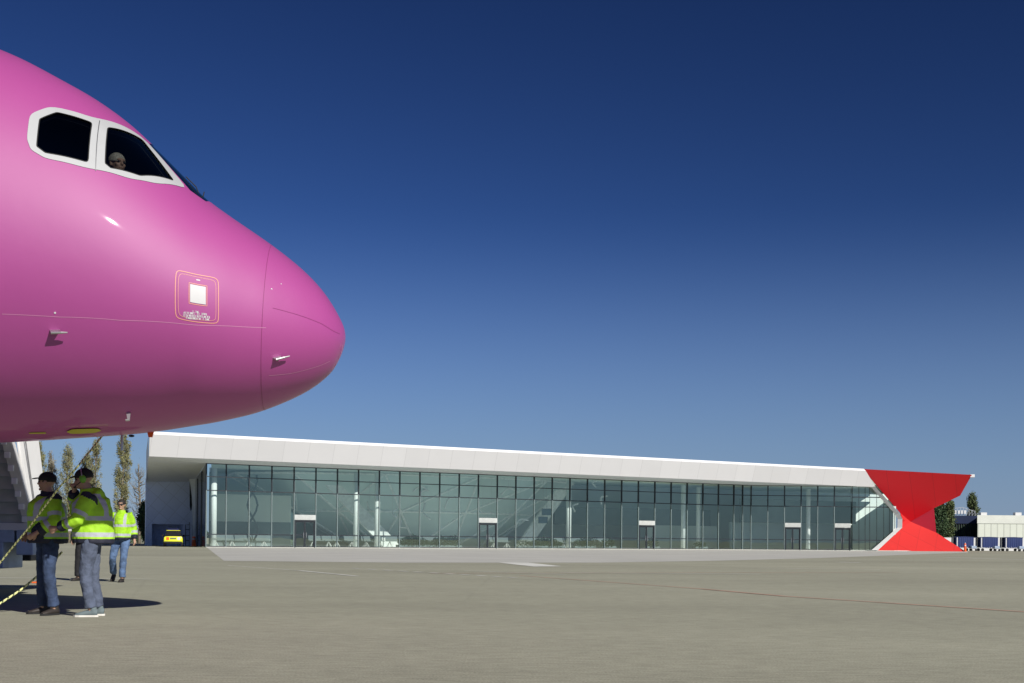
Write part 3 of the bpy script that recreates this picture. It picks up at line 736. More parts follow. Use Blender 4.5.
        if look == 'headset_cap':
            for s_ in (1, -1):
                hs_ = MB(); hs_.ball(q(-.005, .098*s_, -.004), (.040, .028, .050), 14, 10, R.to_3x3()); ho = hs_.build('ear_defender', mat('green_muff', (.16, .42, .03), .5), root, smooth=True)
            hb = MB(); hb.tube([q(-.005+.0*k, .112*math.cos(k*math.pi/8), .02+.125*math.sin(k*math.pi/8)) for k in range(9)], .007, 8); hb.build('headband', M['metal'], ho)
            bm_ = MB(); bm_.tube([q(.0, .105, -.02), q(.06, .10, -.055), q(.11, .05, -.075), q(.118, .02, -.075)], .005, 6); bm_.ball(q(.118, .01, -.075), .016, 8, 6); bm_.build('microphone', M['rubber'], ho)
    if J.get('shades'):
        mb = MB()
        for s_ in (1, -1): mb.tube([q(.104, .034*s_-.026, .006), q(.106, .034*s_, .004), q(.100, .034*s_+.026, .006)], [.012, .018, .012], 8); mb.tube([q(.09, .06*s_, .010), q(.0, .082*s_, .012)], .004, 6)
        mb.tube([q(.104, -.015, .010), q(.104, .015, .010)], .004, 6); mb.build('sunglasses', M['dkmetal'], root, smooth=True)
    return root, body_, q
def stand(**k):
    J = dict(pelvis=(0, 0, .98), chest=(0, 0, 1.33), neck=(0, 0, 1.49), head=(.02, 0, 1.65),
             shL=(0, .19, 1.43), elL=(-.02, .25, 1.15), wrL=(.08, .24, .92), shR=(0, -.19, 1.43), elR=(-.02, -.25, 1.15), wrR=(.08, -.24, .92),
             hipL=(0, .095, .92), knL=(.02, .11, .50), anL=(-.02, .12, .085), hipR=(0, -.095, .92), knR=(.02, -.11, .50), anR=(-.02, -.12, .085))
    J.update(k); return J
RAD = math.radians
# man 1: cap, seen three-quarter, arms in front
g1 = G(47, 614.6)
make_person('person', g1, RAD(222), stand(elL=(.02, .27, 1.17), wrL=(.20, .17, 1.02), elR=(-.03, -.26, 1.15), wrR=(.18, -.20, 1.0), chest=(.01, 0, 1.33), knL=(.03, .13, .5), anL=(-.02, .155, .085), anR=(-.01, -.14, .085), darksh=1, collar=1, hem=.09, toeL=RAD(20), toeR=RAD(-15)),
    trousers='jeans', head_yaw=RAD(-38), look='cap', scale=.985,
    label='man in black peaked cap and shaded hi-vis jacket standing by the stair truck')
# man 2: ear defenders, stooping slightly to the left
g2 = G(91, 616.4)
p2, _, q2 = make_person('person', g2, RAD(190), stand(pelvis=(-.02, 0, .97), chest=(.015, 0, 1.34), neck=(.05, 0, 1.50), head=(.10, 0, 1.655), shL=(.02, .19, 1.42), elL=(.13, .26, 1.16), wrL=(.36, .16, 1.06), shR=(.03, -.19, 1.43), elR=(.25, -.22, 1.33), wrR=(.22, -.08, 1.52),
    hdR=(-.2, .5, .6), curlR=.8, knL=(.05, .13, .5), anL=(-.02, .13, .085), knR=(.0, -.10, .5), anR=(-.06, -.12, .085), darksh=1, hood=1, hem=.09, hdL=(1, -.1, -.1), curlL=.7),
    trousers='greytr', shoes='shoe_gr', head_yaw=0, head_pitch=RAD(12), look='headset_cap', scale=1.0,
    label='man in black cap with green ear defenders and microphone, hand raised to his chin')
# man 3: walking towards the camera
g3 = G(121, 582.0)
make_person('person', g3, RAD(272), stand(pelvis=(0, 0, .96), shL=(.02, .17, 1.42), shR=(-.02, -.17, 1.42), elL=(-.08, .23, 1.15), wrL=(-.02, .27, .91), elR=(.04, -.24, 1.15), wrR=(.16, -.26, .95), hipL=(0, .09, .92), knL=(.12, .08, .52), anL=(.14, .06, .085), hipR=(0, -.09, .92), knR=(.04, -.17, .51), anR=(-.28, -.24, .17), pitR=RAD(35), shades=1, hem=.06),
    trousers='jeans_l', shoes='shoe_dk', look='hair', scale=.985, label='man in sunglasses and sunlit yellow hi-vis jacket walking towards the plane')
# man 4: hidden behind man 2, dark trousers
g4 = G(84, 581.0)
make_person('person', g4, RAD(250), stand(knR=(.05, -.12, .5), anR=(.04, -.14, .085)), trousers='black', look='hair', scale=.96,
    label='person standing behind the man with ear defenders, only a dark trouser leg and shoe showing')
# the pilot
pc = P(122, 172, 11.3*K); hu = -(pc-TIP).dot(FWD); pilot_base = TIP-FWD*hu+SIDE*1.02
pr, _, _ = make_person('person', Vector((pilot_base.x, pilot_base.y, pc.z-1.65)), RAD(-8), stand(head=(.0, 0, 1.65), elL=(.1, .22, 1.2), wrL=(.3, .18, 1.2), elR=(.1, -.22, 1.2), wrR=(.3, -.18, 1.2), hipL=(0, .1, .95), knL=(.42, .12, .97), anL=(.5, .12, .6), hipR=(0, -.1, .95), knR=(.42, -.12, .97), anR=(.5, -.12, .6)),
    jacket=False, trousers='black', look='hair', hairmat='hair_grey', label='fair haired pilot seated behind the second cockpit side window', head_yaw=RAD(-35))

# ropes
def rope(name, pts, r, label, group=None):
    pts = [Vector(p) for p in pts]; fine = []
    for i in range(len(pts)-1):
        for k in range(24): fine.append(lerp(pts[i], pts[i+1], k/24))
    fine.append(pts[-1]); seg = 8; mb = MB(); mb.tube(fine, r, seg)
    me = bpy.data.meshes.new(name); me.from_pydata(mb.v, [], mb.f); L_ = 0; al = []
    for i, p in enumerate(fine):
        if i: L_ += (p-fine[i-1]).length
        al += [L_+.03*k/seg for k in range(seg)]
    me.attributes.new('along', 'FLOAT', 'POINT').data.foreach_set('value', al); me.materials.append(M['rope'])
    me.polygons.foreach_set('use_smooth', [True]*len(me.polygons))
    o = bpy.data.objects.new(name, me); COL.objects.link(o); return tag(o, label, 'rope', group)
rope('striped_rope', [P(-14, 580, 15.2), P(8, 553, 15.0), P(29, 527.5, 14.7), P(58, 489, 14.2), P(79, 465, 13.9), P(103, 435, 12.3*K)], .011, 'black and yellow striped rope running up to the belly of the plane')
rope('striped_rope', [P(-14, 611, 15.6), P(0, 603.5, 15.6), P(20, 590.5, 15.7), P(40, 574, 15.8), P(52, 562.5, 15.9), P(62, 552, 16.0)], .014, 'lower black and yellow striped rope held at the end of the outstretched hand')

# ------------------------------------------------------------------ boarding stairs
stt = empty('stair_truck', (0, 0, 0), 0, 'white mobile boarding stairs standing under the nose of the plane', 'boarding stairs')
# right stringer line, bottom far / top near
b0 = P(26, 526, 19.6); t0 = P(1.5, 436, 18.75); dirs = (t0-b0); left = Vector((-1.55, -.1, 0))
nst = 7
ext = 1.35
def onl(t): return b0+dirs*t
mb = MB(); tr_ = MB()
for i in range(int(nst*ext)+1):
    t = i/nst; p = onl(t); q_ = onl(t+1/nst)
    # riser back face (tilted) and tread
    st_ = MB(); st_.prism([p+Vector((0, .00, -.012)), p+left+Vector((0, 0, -.012)), p+left+Vector((0, .0, .175)), p+Vector((0, .0, .175))], (0, .03, 0))
    st_.prism([p+Vector((0, .02, .175)), p+left+Vector((0, .02, .175)), p+left+Vector((0, .34, .175)), p+Vector((0, .34, .175))], (0, 0, .015))
    st_.build('step', mat('stair_tread', (.42, .44, .44), .6), stt)
mb.prism([onl(-.03)+Vector((0, -.04, -.03)), onl(ext)+Vector((0, -.04, -.03)), onl(ext)+Vector((.14, -.02, .0)), onl(-.03)+Vector((.14, -.02, .0))], (0, .12, 0))
mb.build('stringer', mat('stringer_grey', (.6, .6, .6), .5), stt)
for i in range(int(nst*ext)+1):
    p = onl((i+.55)/nst)+Vector((.03, -.07, 0)); k_ = MB(); k_.box(-.035, .05, -.02, .02, -.045, .045, Matrix.Translation(p)); k_.build('bracket', M['bright_white'], stt, bevel=.006)
pa, pb, pc2, pd = P(17, 436, 18.9), P(35.5, 436, 19.5), P(47, 530, 20.4), P(31, 528, 19.8)
mb = MB(); mb.prism([pa, pb, pc2, pd], (0.02, .06, 0)); sp_ = mb.build('side_panel', M['bright_white'], stt)
pe, pf = P(11, 436, 18.85), P(27.5, 530, 19.7)
mb = MB(); mb.tube([pe, pf], .035, 10); mb.tube([pa+Vector((.02, -.05, 0)), pd+Vector((.02, -.05, 0))], .022, 8); mb.build('handrail', M['white'], stt, smooth=True)
mb = MB(); mb.prism([P(24.5, 436, 19.05), P(25.5, 436, 19.05), P(39, 529, 20.0), P(37.8, 529, 20.0)], (0, -.02, 0)); mb.build('panel_rib', M['metal'], sp_)
p = P(0, 526, 19.6)
mb = MB(); mb.box(-2.3, P(30, 526, 19.6).x-p.x, -.1, 3.2, -.07, .05, Matrix.Translation(p)); mb.build('platform_edge', M['white'], stt, bevel=.01)
gbox = mat('chassis_grey', (.34, .42, .54), .55, metal=.2, var=.25, scale=3)
for (x0, x1, y0, y1) in ((-60, 14, 529, 542), (16, 33, 529, 555), (-60, 3, 542, 568)):
    A_, B_ = P(x0, y1, 19.5), P(x1, y0, 19.5); mb = MB(); mb.box(A_.x, B_.x, 19.5, 20.3, A_.z, B_.z); mb.build('chassis_box', gbox, stt, bevel=.015)
A_, B_ = P(-70, 560, 20.6), P(31, 545, 20.6); mb = MB(); mb.box(A_.x, B_.x, 20.6, 21.2, A_.z, B_.z); mb.build('chassis_rail', M['dkmetal'], stt, bevel=.02)
for px in (-40, -17):
    c = GD(px, 21.6, .30); mb = MB(); mb.tube([c+Vector((-.10, 0, 0)), c+Vector((-.08, 0, 0)), c+Vector((.08, 0, 0)), c+Vector((.10, 0, 0))], [.26, .30, .30, .26], 20); mb.build('wheel', M['rubber'], stt)
    c = GD(px, 23.2, .30); mb = MB(); mb.tube([c+Vector((-.10, 0, 0)), c+Vector((-.08, 0, 0)), c+Vector((.08, 0, 0)), c+Vector((.10, 0, 0))], [.26, .30, .30, .26], 20); mb.build('wheel', M['rubber'], stt)
# small orange cone between the first man's legs
c = G(43.5, 583); cone = empty('traffic_cone', c, 0, 'small orange traffic cone seen between the capped man\'s legs', 'traffic cone')
mb = MB(); mb.tube([(0, 0, .03), (0, 0, .5)], [.14, .03], 16); mb.build('cone', M['orange'], cone, smooth=True)
mb = MB(); mb.box(-.18, .18, -.18, .18, 0, .03); mb.build('base', M['orange'], cone, bevel=.01)

# ------------------------------------------------------------------ terminal
def wallhit(px, py, A_, B_):
    """point where the sight line of (px, py) meets the vertical plane through plan points A, B"""
    r = ray(px, py); n = Vector((-(B_-A_).y, (B_-A_).x)); k = (A_.x*n.x+A_.y*n.y)/(r.x*n.x+r.y*n.y); return CAM+r*k
V2 = lambda x, y: Vector((x, y, 0))
N0 = V2(-26.7, 109); N1 = V2(24.0, 135.5); N2 = V2(26.1, 136.6); N3 = V2(37.1, 137.0); N4 = V2(43.3, 138.6)
ter = empty('terminal_building', (0, 0, 0), 0, 'long glass fronted airport terminal with white roof and red angular end', 'airport terminal')
dA = (N1-N0).normalized(); nA = Vector((dA.y, -dA.x, 0)); IN = -nA
F0 = P(149, 456.3, 105); F0.z = 0; F1 = P(862.5, 487, 136.4); F1.z = 0
dF = (F1-F0).normalized(); nF = Vector((dF.y, -dF.x, 0))
def fz(px, py):
    p = wallhit(px, py, F0, F1); return p
# fascia, leaning outwards at the top
FT0, FT1, FT2 = fz(149, 434.4), fz(863.6, 471.0), None
FB0, FB1 = fz(149, 456.3), fz(875.6, 487.0)
fpx = np.linspace(0, 1, 2)
mb = MB(); out_ = nF*.35
mb.prism([FB0, FB1, FT1+out_, FT0+out_], IN*.25)
fo = mb.build('fascia', M['white_clad'], ter)
def rebase(o, origin, xdir):
    """give a mesh a local frame (x along xdir) so that object-space cladding joints run along it"""
    m4 = Matrix.Translation(origin) @ Matrix.Rotation(math.atan2(xdir.y, xdir.x), 4, 'Z')
    o.data.transform(m4.inverted()); o.matrix_basis = m4; return o
rebase(fo, FB0, dF)
E0, E1 = FT0+out_, FT1+out_
mb = MB(); h0, h1 = .26, .24
c0, c1 = E0+IN*.30+Vector((0, 0, h0)), E1+IN*.30+Vector((0, 0, h1))
mb.add([E0+Vector((0, 0, .003)), E1+Vector((0, 0, .003)), c1, c0, c0-Vector((0, 0, .5)), c1-Vector((0, 0, .5))], [(0, 1, 2, 3), (3, 2, 5, 4), (0, 4, 5, 1), (0, 3, 4), (1, 5, 2)])
mb.build('roof_edge', M['roof_edge'], ter)
cF_ = lambda s_, n_: N0+dA*s_+IN*n_
# recessed left wall
W0 = Vector((-31.9, 125, 0)); BKL = Vector((-.262, 1, 0)).normalized()
W1_ = W0-dA*4.35
WL = wallhit(146, 483, W0, W1_); WR = wallhit(192, 483, W0, W1_)
ez0, ez1 = wallhit(205, 463.2, N0, N1).z, wallhit(733, 484.6, N0, N1).z
def eave(s): return ez0+(ez1-ez0)*s/57.2
rb0, rb1 = cF_(5.7, 22.2), cF_(100, 22.2)
roofp = [Vector((c0.x, c0.y, c0.z-.02)), Vector((c1.x, c1.y, c1.z-.02)), Vector((rb1.x, rb1.y, c1.z-.02)), Vector((rb0.x, rb0.y, c0.z-.02))]
mb = MB(); mb.prism(roofp, (0, 0, -.25)); mb.prism([Vector((p.x, p.y, 8.6)) for p in (cF_(6.6, 23.6), cF_(104, 23.6), cF_(104, 34), cF_(9.2, 34))], (0, 0, .25)); mb.build('roof', M['white'], ter)  # gap between the slabs is an added slot, lets sun onto the back wall
# soffit
mb = MB()
fb205 = fz(205, 458.8)
N0t = Vector((N0.x, N0.y, ez0)); N1t = Vector((N1.x, N1.y, ez1)); N2t = Vector((N2.x, N2.y, ez1)); N3t = wallhit(851, 486.1, N2, N3); N3t.z = max(N3t.z, 7.0)
WRt, WLt = Vector((WR.x, WR.y, WR.z)), Vector((WL.x, WL.y, WL.z))
W0t = Vector((W0.x, W0.y, WR.z+.15)); WLt.z += .15
up_ = Vector((0, 0, .01))
FBi0, FBi205, FBi1 = FB0+IN*.24+up_, fb205+IN*.24+up_, FB1+IN*.24+up_
mb.poly([FBi0, FBi205, N0t, W0t]); mb.poly([FBi0, W0t, WLt])
mb.poly([FBi205, FBi1, N3t, N2t]); mb.poly([FBi205, N2t, N1t]); mb.poly([FBi205, N1t, N0t])
mb.build('soffit', mat('soffit_panels', (.74, .78, .82), .5, var=.05), ter)
mb = MB(); s0 = FT0+IN*.26; mb.poly([FB0+IN*.26, s0, Vector((WL.x, WL.y, 9.2)), Vector((WL.x, WL.y, WL.z))]); mb.build('canopy_end', M['white'], ter)
# left wall with garage opening
def wp(px, py): return wallhit(px, py, W0, W1_)
gx0, gx1 = wp(152, 530), wp(183.5, 530); gz = wp(168, 524.2).z
topz = 9.0
def wallbox(pa, pb, z0, z1, name, par=ter, th=.3, m_='shade_wall'):
    mb = MB(); a, b_ = Vector((pa.x, pa.y, z0)), Vector((pb.x, pb.y, z0)); mb.prism([a, b_, b_+Vector((0, 0, z1-z0)), a+Vector((0, 0, z1-z0))], IN*th)
    return rebase(mb.build(name, M[m_], par), a, dA)
mb = MB()
L0 = wp(145.6, 530); R0 = Vector((W0.x, W0.y, 0))
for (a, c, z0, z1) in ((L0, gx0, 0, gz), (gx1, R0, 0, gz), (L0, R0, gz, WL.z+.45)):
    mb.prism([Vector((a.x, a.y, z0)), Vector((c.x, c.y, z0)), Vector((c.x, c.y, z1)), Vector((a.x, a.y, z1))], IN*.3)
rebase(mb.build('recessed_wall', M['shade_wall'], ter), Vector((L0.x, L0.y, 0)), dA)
mb = MB()  # side wall going back and garage recess
mb.prism([Vector((L0.x, L0.y, 0))+BKL*.45, Vector((L0.x, L0.y, WL.z+2.5))+BKL*.45, Vector((L0.x, L0.y, WL.z+2.5))+BKL*25, Vector((L0.x, L0.y, 0))+BKL*25], dA*.3)
mb.build('side_wall', M['white'], ter)
mb = MB(); ga, gb = Vector((gx0.x, gx0.y, 0)), Vector((gx1.x, gx1.y, 0)); dep = 2.6
mb.prism([ga+IN*.3-dA*.1, ga+IN*dep-dA*.1, ga+IN*dep-dA*.1+Vector((0, 0, gz)), ga+IN*.3-dA*.1+Vector((0, 0, gz))], dA*.1)
mb.prism([gb+IN*.3, gb+IN*dep, gb+IN*dep+Vector((0, 0, gz)), gb+IN*.3+Vector((0, 0, gz))], dA*.1)
mb.prism([ga+IN*dep, gb+IN*dep, gb+IN*dep+Vector((0, 0, gz)), ga+IN*dep+Vector((0, 0, gz))], IN*.1)
mb.prism([ga+IN*.3+Vector((0, 0, gz)), gb+IN*.3+Vector((0, 0, gz)), gb+IN*dep+Vector((0, 0, gz)), ga+IN*dep+Vector((0, 0, gz))], (0, 0, .1))
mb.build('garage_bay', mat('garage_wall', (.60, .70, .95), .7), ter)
# dark slot window and tapered corner pier
mb = MB(); off = -IN*.02
sl_ = [wp(189.6, 478.6), wp(192.0, 478.6), wp(192.4, 500), wp(191.6, 509), wp(190.6, 511), wp(189.6, 506)]
mb.prism([p+off for p in sl_], -IN*.04); mb.build('slot_window', M['car_glass'], ter)
mb = MB(); pts = []
for py, xl, xr in ((547.4, 194.6, 196.0), (530, 193.8, 195.6), (511, 193.2, 195.4), (497, 192.6, 196.2), (485, 191.2, 198), (478, 189.4, 199.4), (472, 187, 201)):
    pts.append((P(xl, py, 122.9), P(xr, py, 122.3)))
for i in range(len(pts)-1): mb.prism([pts[i][0], pts[i][1], pts[i+1][1], pts[i+1][0]], IN*.35)
mb.build('corner_pier', mat('pier_white', (.55, .60, .62), .5), ter)
# glazing
zb = .05
mb = MB()
for a, c in ((N0, N1), (N1, N2), (N2, N3), (N3, N4)):
    d_ = (c-a).normalized(); n_ = Vector((d_.y, -d_.x, 0)); mb.prism([a+n_*.10, c+n_*.10, c-n_*.10, a-n_*.10], (0, 0, zb))
mb.build('plinth', M['concrete'], ter)
z_t1 = lambda s, zt: zt*.845; z_t2 = lambda s, zt: zt*.682; z_lo = lambda zt: 1.13
def bay(a, c, za, zc_, door=False, door_right=False, last=False, body_col=None):
    """one glazed bay: pane + its mullion (left side) + transoms"""
    d_ = (c-a).normalized(); n_ = Vector((d_.y, -d_.x, 0)); w_ = (c-a).length; m4 = Matrix.Translation(a) @ Matrix.Rotation(math.atan2(d_.y, d_.x), 4, 'Z')
    zt = za+(zc_-za)*0
    pane = MB(); dz = 2.55 if door else zb
    pane.poly([(0, 0, dz), (w_, 0, dz), (w_, 0, zc_), (0, 0, za)])
    o = pane.build('glass_bay', M['glass'], ter); o.matrix_basis = m4
    f_ = MB(); f_.box(-.045, .045, -.10, .08, za*.682, za); f_.build('mullion', M['mull_d'], o)
    f_ = MB(); f_.box(-.035, .035, -.09, .08, zb, za*.682-.002); f_.build('mullion', M['mull_l'], o)
    for fr, h in ((.845, .05), (.682, .06), (1.0, .05)):
        f_ = MB(); f_.prism([(.048, -.075, za*fr-h), (w_-.048, -.075, zc_*fr-h), (w_-.048, -.075, zc_*fr+h*.4), (.048, -.075, za*fr+h*.4)], (0, .13, 0)); f_.build('transom', M['mull_d'], o)
    if not door:
        f_ = MB(); f_.box(.048, w_-.048, -.07, .06, 1.10, 1.19); f_.build('transom', M['mull_d'], o); f_ = MB(); f_.box(.048, w_-.048, -.07, .06, zb, zb+.08); f_.build('transom', M['mull_d'], o)
    if door:
        dr = MB(); dr.box(.05, .14, -.12, .09, 0.02, 2.5); dr.box(w_-.14, w_-.05, -.12, .09, 0.02, 2.5); dr.box(.14, w_-.14, -.12, .09, 2.38, 2.5)
        do = dr.build('door', M['mull_d'], ter); do.matrix_basis = m4
        for x0, x1 in ((.145, w_/2-.01), (w_/2+.01, w_-.145)):
            lf = MB(); lf.box(x0, x0+.07, -.05, .0, .03, 2.37); lf.box(x1-.07, x1, -.05, 0, .03, 2.37); lf.box(x0+.07, x1-.07, -.05, 0, 2.3, 2.37); lf.box(x0+.07, x1-.07, -.05, 0, .03, .14); lf.box(x0+.07, x1-.07, -.05, 0, 1.12, 1.2)
            l_ = lf.build('leaf', M['mull_d'], do)
            gp = MB(); gp.poly([(x0+.07, -.02, .14), (x1-.07, -.02, .14), (x1-.07, -.02, 2.3), (x0+.07, -.02, 2.3)]); gp.build('door_glass', M['glass'], l_)
            hn = MB(); xx = x1-.12 if x0 < w_/2-.2 else x0+.12; hn.tube([(xx, -.10, .9), (xx, -.10, 1.4)], .02, 6); hn.build('handle', M['metal'], l_)
        sg = MB(); sg.box(.04, w_-.04, -.14, .10, 2.52, 2.98); so_ = sg.build('door_header', M['header'], ter, bevel=.01); so_.matrix_basis = m4
    return o
def pxs(a, c, xs): return [Vector((p.x, p.y, 0)) for p in (wallhit(x, 540, a, c) for x in xs)]
A_bays = [206.3, 226.4, 249.5, 272, 295, 316, 338, 360, 381, 401.5, 422, 442, 461.6, 481, 500, 518.5, 537, 555, 572.7, 590, 607.4, 623.8, 640.4, 656.3, 672.7, 688.2, 703.4, 718, 733.4]
sa_ = [0]+[1.75+(57.2-1.75)*i/27 for i in range(28)]; pa_ = [N0+dA*x for x in sa_]
for i in range(28):
    bay(pa_[i], pa_[i+1], eave(sa_[i]), eave(sa_[i+1]), door=i in (4, 13, 22))
for a, c in ((N1, N2),):
    md = (a+c)/2; bay(a, md, ez1, ez1); bay(md, c, ez1, ez1)
for i in range(6):
    a, c = N2+(N3-N2)*i/6, N2+(N3-N2)*(i+1)/6; za = ez1+(N3t.z-ez1)*i/6; zc_ = ez1+(N3t.z-ez1)*(i+1)/6; bay(a, c, za, zc_, door=i in (2, 5))
# end glazing with slanted boundary
def dpt(px, py): return wallhit(px, py, N3, N4)
bnd = [dpt(851.6, 486.1), dpt(871.5, 487.6), dpt(894, 511.2), dpt(896.4, 517), dpt(896.4, 526.8), dpt(871.5, 549.3), dpt(852, 550.8)]
mb = MB(); mb.poly(bnd); mb.build('end_glazing', M['glass'], ter)
mb = MB()
topf = lambda x: np.interp(x, [851, 871.5, 894, 896.4], [486.1, 487.6, 511.2, 517]); botf = lambda x: np.interp(x, [852, 871.5, 896.4], [550.8, 549.3, 526.8])
for x in (852.2, 858.7, 864.9, 869.5, 876.5, 883.5, 889.5, 894.4):
    a, c = dpt(x, botf(x)), dpt(x, topf(x)); n_ = Vector((.25, -.97, 0))
    mb.prism([a, a+Vector((.05, .06, 0)), c+Vector((.05, .06, 0)), c], n_*.04)
for y0 in (497.6, 507.4, 540.5):
    xr = 894 if y0 > 500 and y0 < 530 else 880
    a, c = dpt(852, y0), dpt(min(xr, 881 if y0 > 530 else (880.6 if y0 < 500 else 890)), y0+.3)
    mb.prism([a, c, c+Vector((0, 0, .1)), a+Vector((0, 0, .1))], Vector((.1, -.08, 0)))
mb.build('end_mullions', M['mull_d'], ter)
# left return glazing
Lr0, Lr1 = N0, N0+(W0-N0)*.985
mb = MB(); mb.poly([Lr0+Vector((0, .02, zb)), Lr1+Vector((0, 0, zb)), Vector((Lr1.x, Lr1.y, WR.z+.1)), Vector((Lr0.x, Lr0.y, ez0))]); mb.build('side_glazing', mat('dark_side_glass', (.03, .045, .07), .12, spec=.6), ter)
mb = MB()
for t in (0, .33, .66, .98):
    p = lerp(Lr0, Lr1, t); mb.box(-.06, .06, -.06, .06, 0, ez0-1.3*t, Matrix.Translation(p))
mb.build('side_mullions', M['mull_d'], ter)
# white frame and red end
D0_, fr_o = 140.3, [(863.5, 471.6), (875.0, 486.4), (899.6, 513.4), (902.4, 519), (902.2, 527.6), (878.2, 550.0), (871.5, 550.4)]
fr_i = [(851.6, 486.3), (871.3, 487.7), (893.8, 511.3), (896.2, 517), (896.2, 526.8), (871.3, 549.2), (866.5, 550.5)]
mb = MB(); dpx = lambda x: 136.4+(x-862)*.04
o3 = [P(x, y, dpx(x)) for x, y in fr_o]; i3 = [P(x-dx_, y, dpx(x)+.25) for (x, y), dx_ in zip(fr_o, (3, 4.5, 5.2, 4.6, 4.8, 6.5, 6))]
for i in range(1, 6): mb.prism([o3[i], o3[i+1], i3[i+1] if i < 5 else i3[6], i3[i]], (.1, .35, 0))
pass
mb.build('end_frame', M['white'], ter)
RP = {'A': (862.5, 469.0, 137.4), 'B': (972, 474.8, 139.5), 'C': (960.2, 495.6, 141), 'E': (934, 508.2, 143.4), 'F': (910.5, 521.6, 143.0), 'G': (900.3, 513.0, 141.2), 'H': (902.2, 527.8, 141.2),
      'I': (877.4, 550.3, 139.2), 'J': (965.6, 550.4, 140.4), 'K': (936.2, 532.6, 143.2), 'L': (931.6, 524, 146.5), 'M': (930.2, 511.4, 146.5), 'G2': (902.6, 519, 141.2)}
RP = {k: (a_, b_, d_-1.1) for k, (a_, b_, d_) in RP.items()}; R3 = {k: P(*v) for k, v in RP.items()}; R3['I'].z = 0.01; R3['J'].z = .01
def onplane(keys, a, b_, c):
    n = (R3[b_]-R3[a]).cross(R3[c]-R3[a])
    for k in keys:
        rr = ray(*RP[k][:2]); R3[k] = CAM+rr*((R3[a]-CAM).dot(n)/rr.dot(n))
onplane(['C', 'E', 'G'], 'A', 'B', 'F'); onplane(['H', 'K'], 'I', 'J', 'F')
bk = Vector((.29, 1, 0))*5
def facet(name, keys, m_, par):
    mb = MB(); pts = [R3[k] for k in keys]
    # slightly shrink-free closed prism backwards
    mb.prism(pts, bk*.12); ln = MB(); ln.prism([p+bk*.125 for p in pts], bk*.02); ln.build('reflection_backing', M['int_wall'], par); o = mb.build(name, M[m_], par); return rebase(o, pts[0], Vector((1, .05, 0)))  # unseen pale backing added to keep red out of the end glass reflections
facet('upper_red_facet', ['A', 'B', 'C', 'E', 'F', 'G'], 'red', ter)
facet('lower_red_facet', ['I', 'H', 'F', 'K', 'J'], 'red_lit', ter)
facet('side_red_facet', ['F', 'E', 'M', 'L', 'K'], 'red_shaded', ter)
facet('waist_red_facet', ['G', 'F', 'H', 'G2'], 'red_lit', ter)
mb = MB(); mb.box(-.15, .36, -.2, .25, -.28, .06, Matrix.Translation(R3['B']+Vector((0, .3, 0)))); mb.build('roof_spout', M['white'], ter, bevel=.05)
# interior shell
cF = lambda s, n, z: N0+dA*s+IN*n+Vector((0, 0, z))
mb = MB(); mb.prism([cF(.3, .2, 0), cF(57, .2, 0), Vector((N2.x, N2.y+.3, 0)), Vector((N3.x, N3.y+.3, 0)), Vector((N4.x+1, N4.y, 0)), cF(104, 24, 0), cF(6.4, 24, 0)], (0, 0, .05)); mb.build('interior_floor', M['interior_floor'], ter)
mb = MB(); mb.prism([cF(6.3, 24, .05), cF(104, 24, .05), cF(104, 24, 8.3), cF(6.3, 24, 8.3)], IN*.3); mb.build('inner_wall', M['int_wall'], ter)
mb = MB(); e0 = GD(893, 140.2); e1 = cF(104, 24, 0); mb.prism([e0, e1, e1+Vector((0, 0, 7.5)), e0+Vector((0, 0, 7.5))], (.3, 0, 0)); mb.build('inner_end_wall', M['int_wall'], ter)
mb = MB(); mb.prism([cF(.5, .3, 7.35), cF(57, .4, 7.1), N2t+IN*.6, N3t+IN*.6, Vector((N4.x, N4.y+1, 7.1)), cF(100, 22.2, 7.6), cF(6.0, 22.2, 7.6)], (0, 0, .2)); mb.build('ceiling', M['int_ceiling'], ter)  # stops short of the back wall for the added light slot
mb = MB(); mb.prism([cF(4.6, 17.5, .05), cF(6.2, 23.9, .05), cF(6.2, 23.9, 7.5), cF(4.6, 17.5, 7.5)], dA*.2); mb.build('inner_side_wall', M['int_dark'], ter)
# stepped mezzanine blocks behind the glass
def iblock(s0, s1, n0, n1, z0, z1, m_, name='inner_block'):
    mb = MB(); mb.prism([cF(s0, n0, z0), cF(s1, n0, z0), cF(s1, n1, z0), cF(s0, n1, z0)], (0, 0, z1-z0)); return mb.build(name, M[m_] if isinstance(m_, str) else m_, ter)
pale = mat('pale_inner_wall', (.62, .66, .60), .8, var=.06, scale=.3)
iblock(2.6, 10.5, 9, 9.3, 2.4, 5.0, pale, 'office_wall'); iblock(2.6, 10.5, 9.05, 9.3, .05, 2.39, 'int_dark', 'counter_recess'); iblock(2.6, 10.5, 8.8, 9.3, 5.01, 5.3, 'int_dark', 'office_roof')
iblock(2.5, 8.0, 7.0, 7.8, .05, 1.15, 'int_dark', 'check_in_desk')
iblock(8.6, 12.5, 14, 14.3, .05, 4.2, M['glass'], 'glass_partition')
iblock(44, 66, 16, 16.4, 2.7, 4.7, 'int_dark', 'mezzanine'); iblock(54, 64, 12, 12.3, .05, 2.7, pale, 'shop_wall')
iblock(66, 84, 10, 10.3, 3.2, 6.0, 'int_dark', 'mezzanine'); iblock(66, 84, 12, 12.3, .05, 3.2, 'funnel', 'rear_wall')
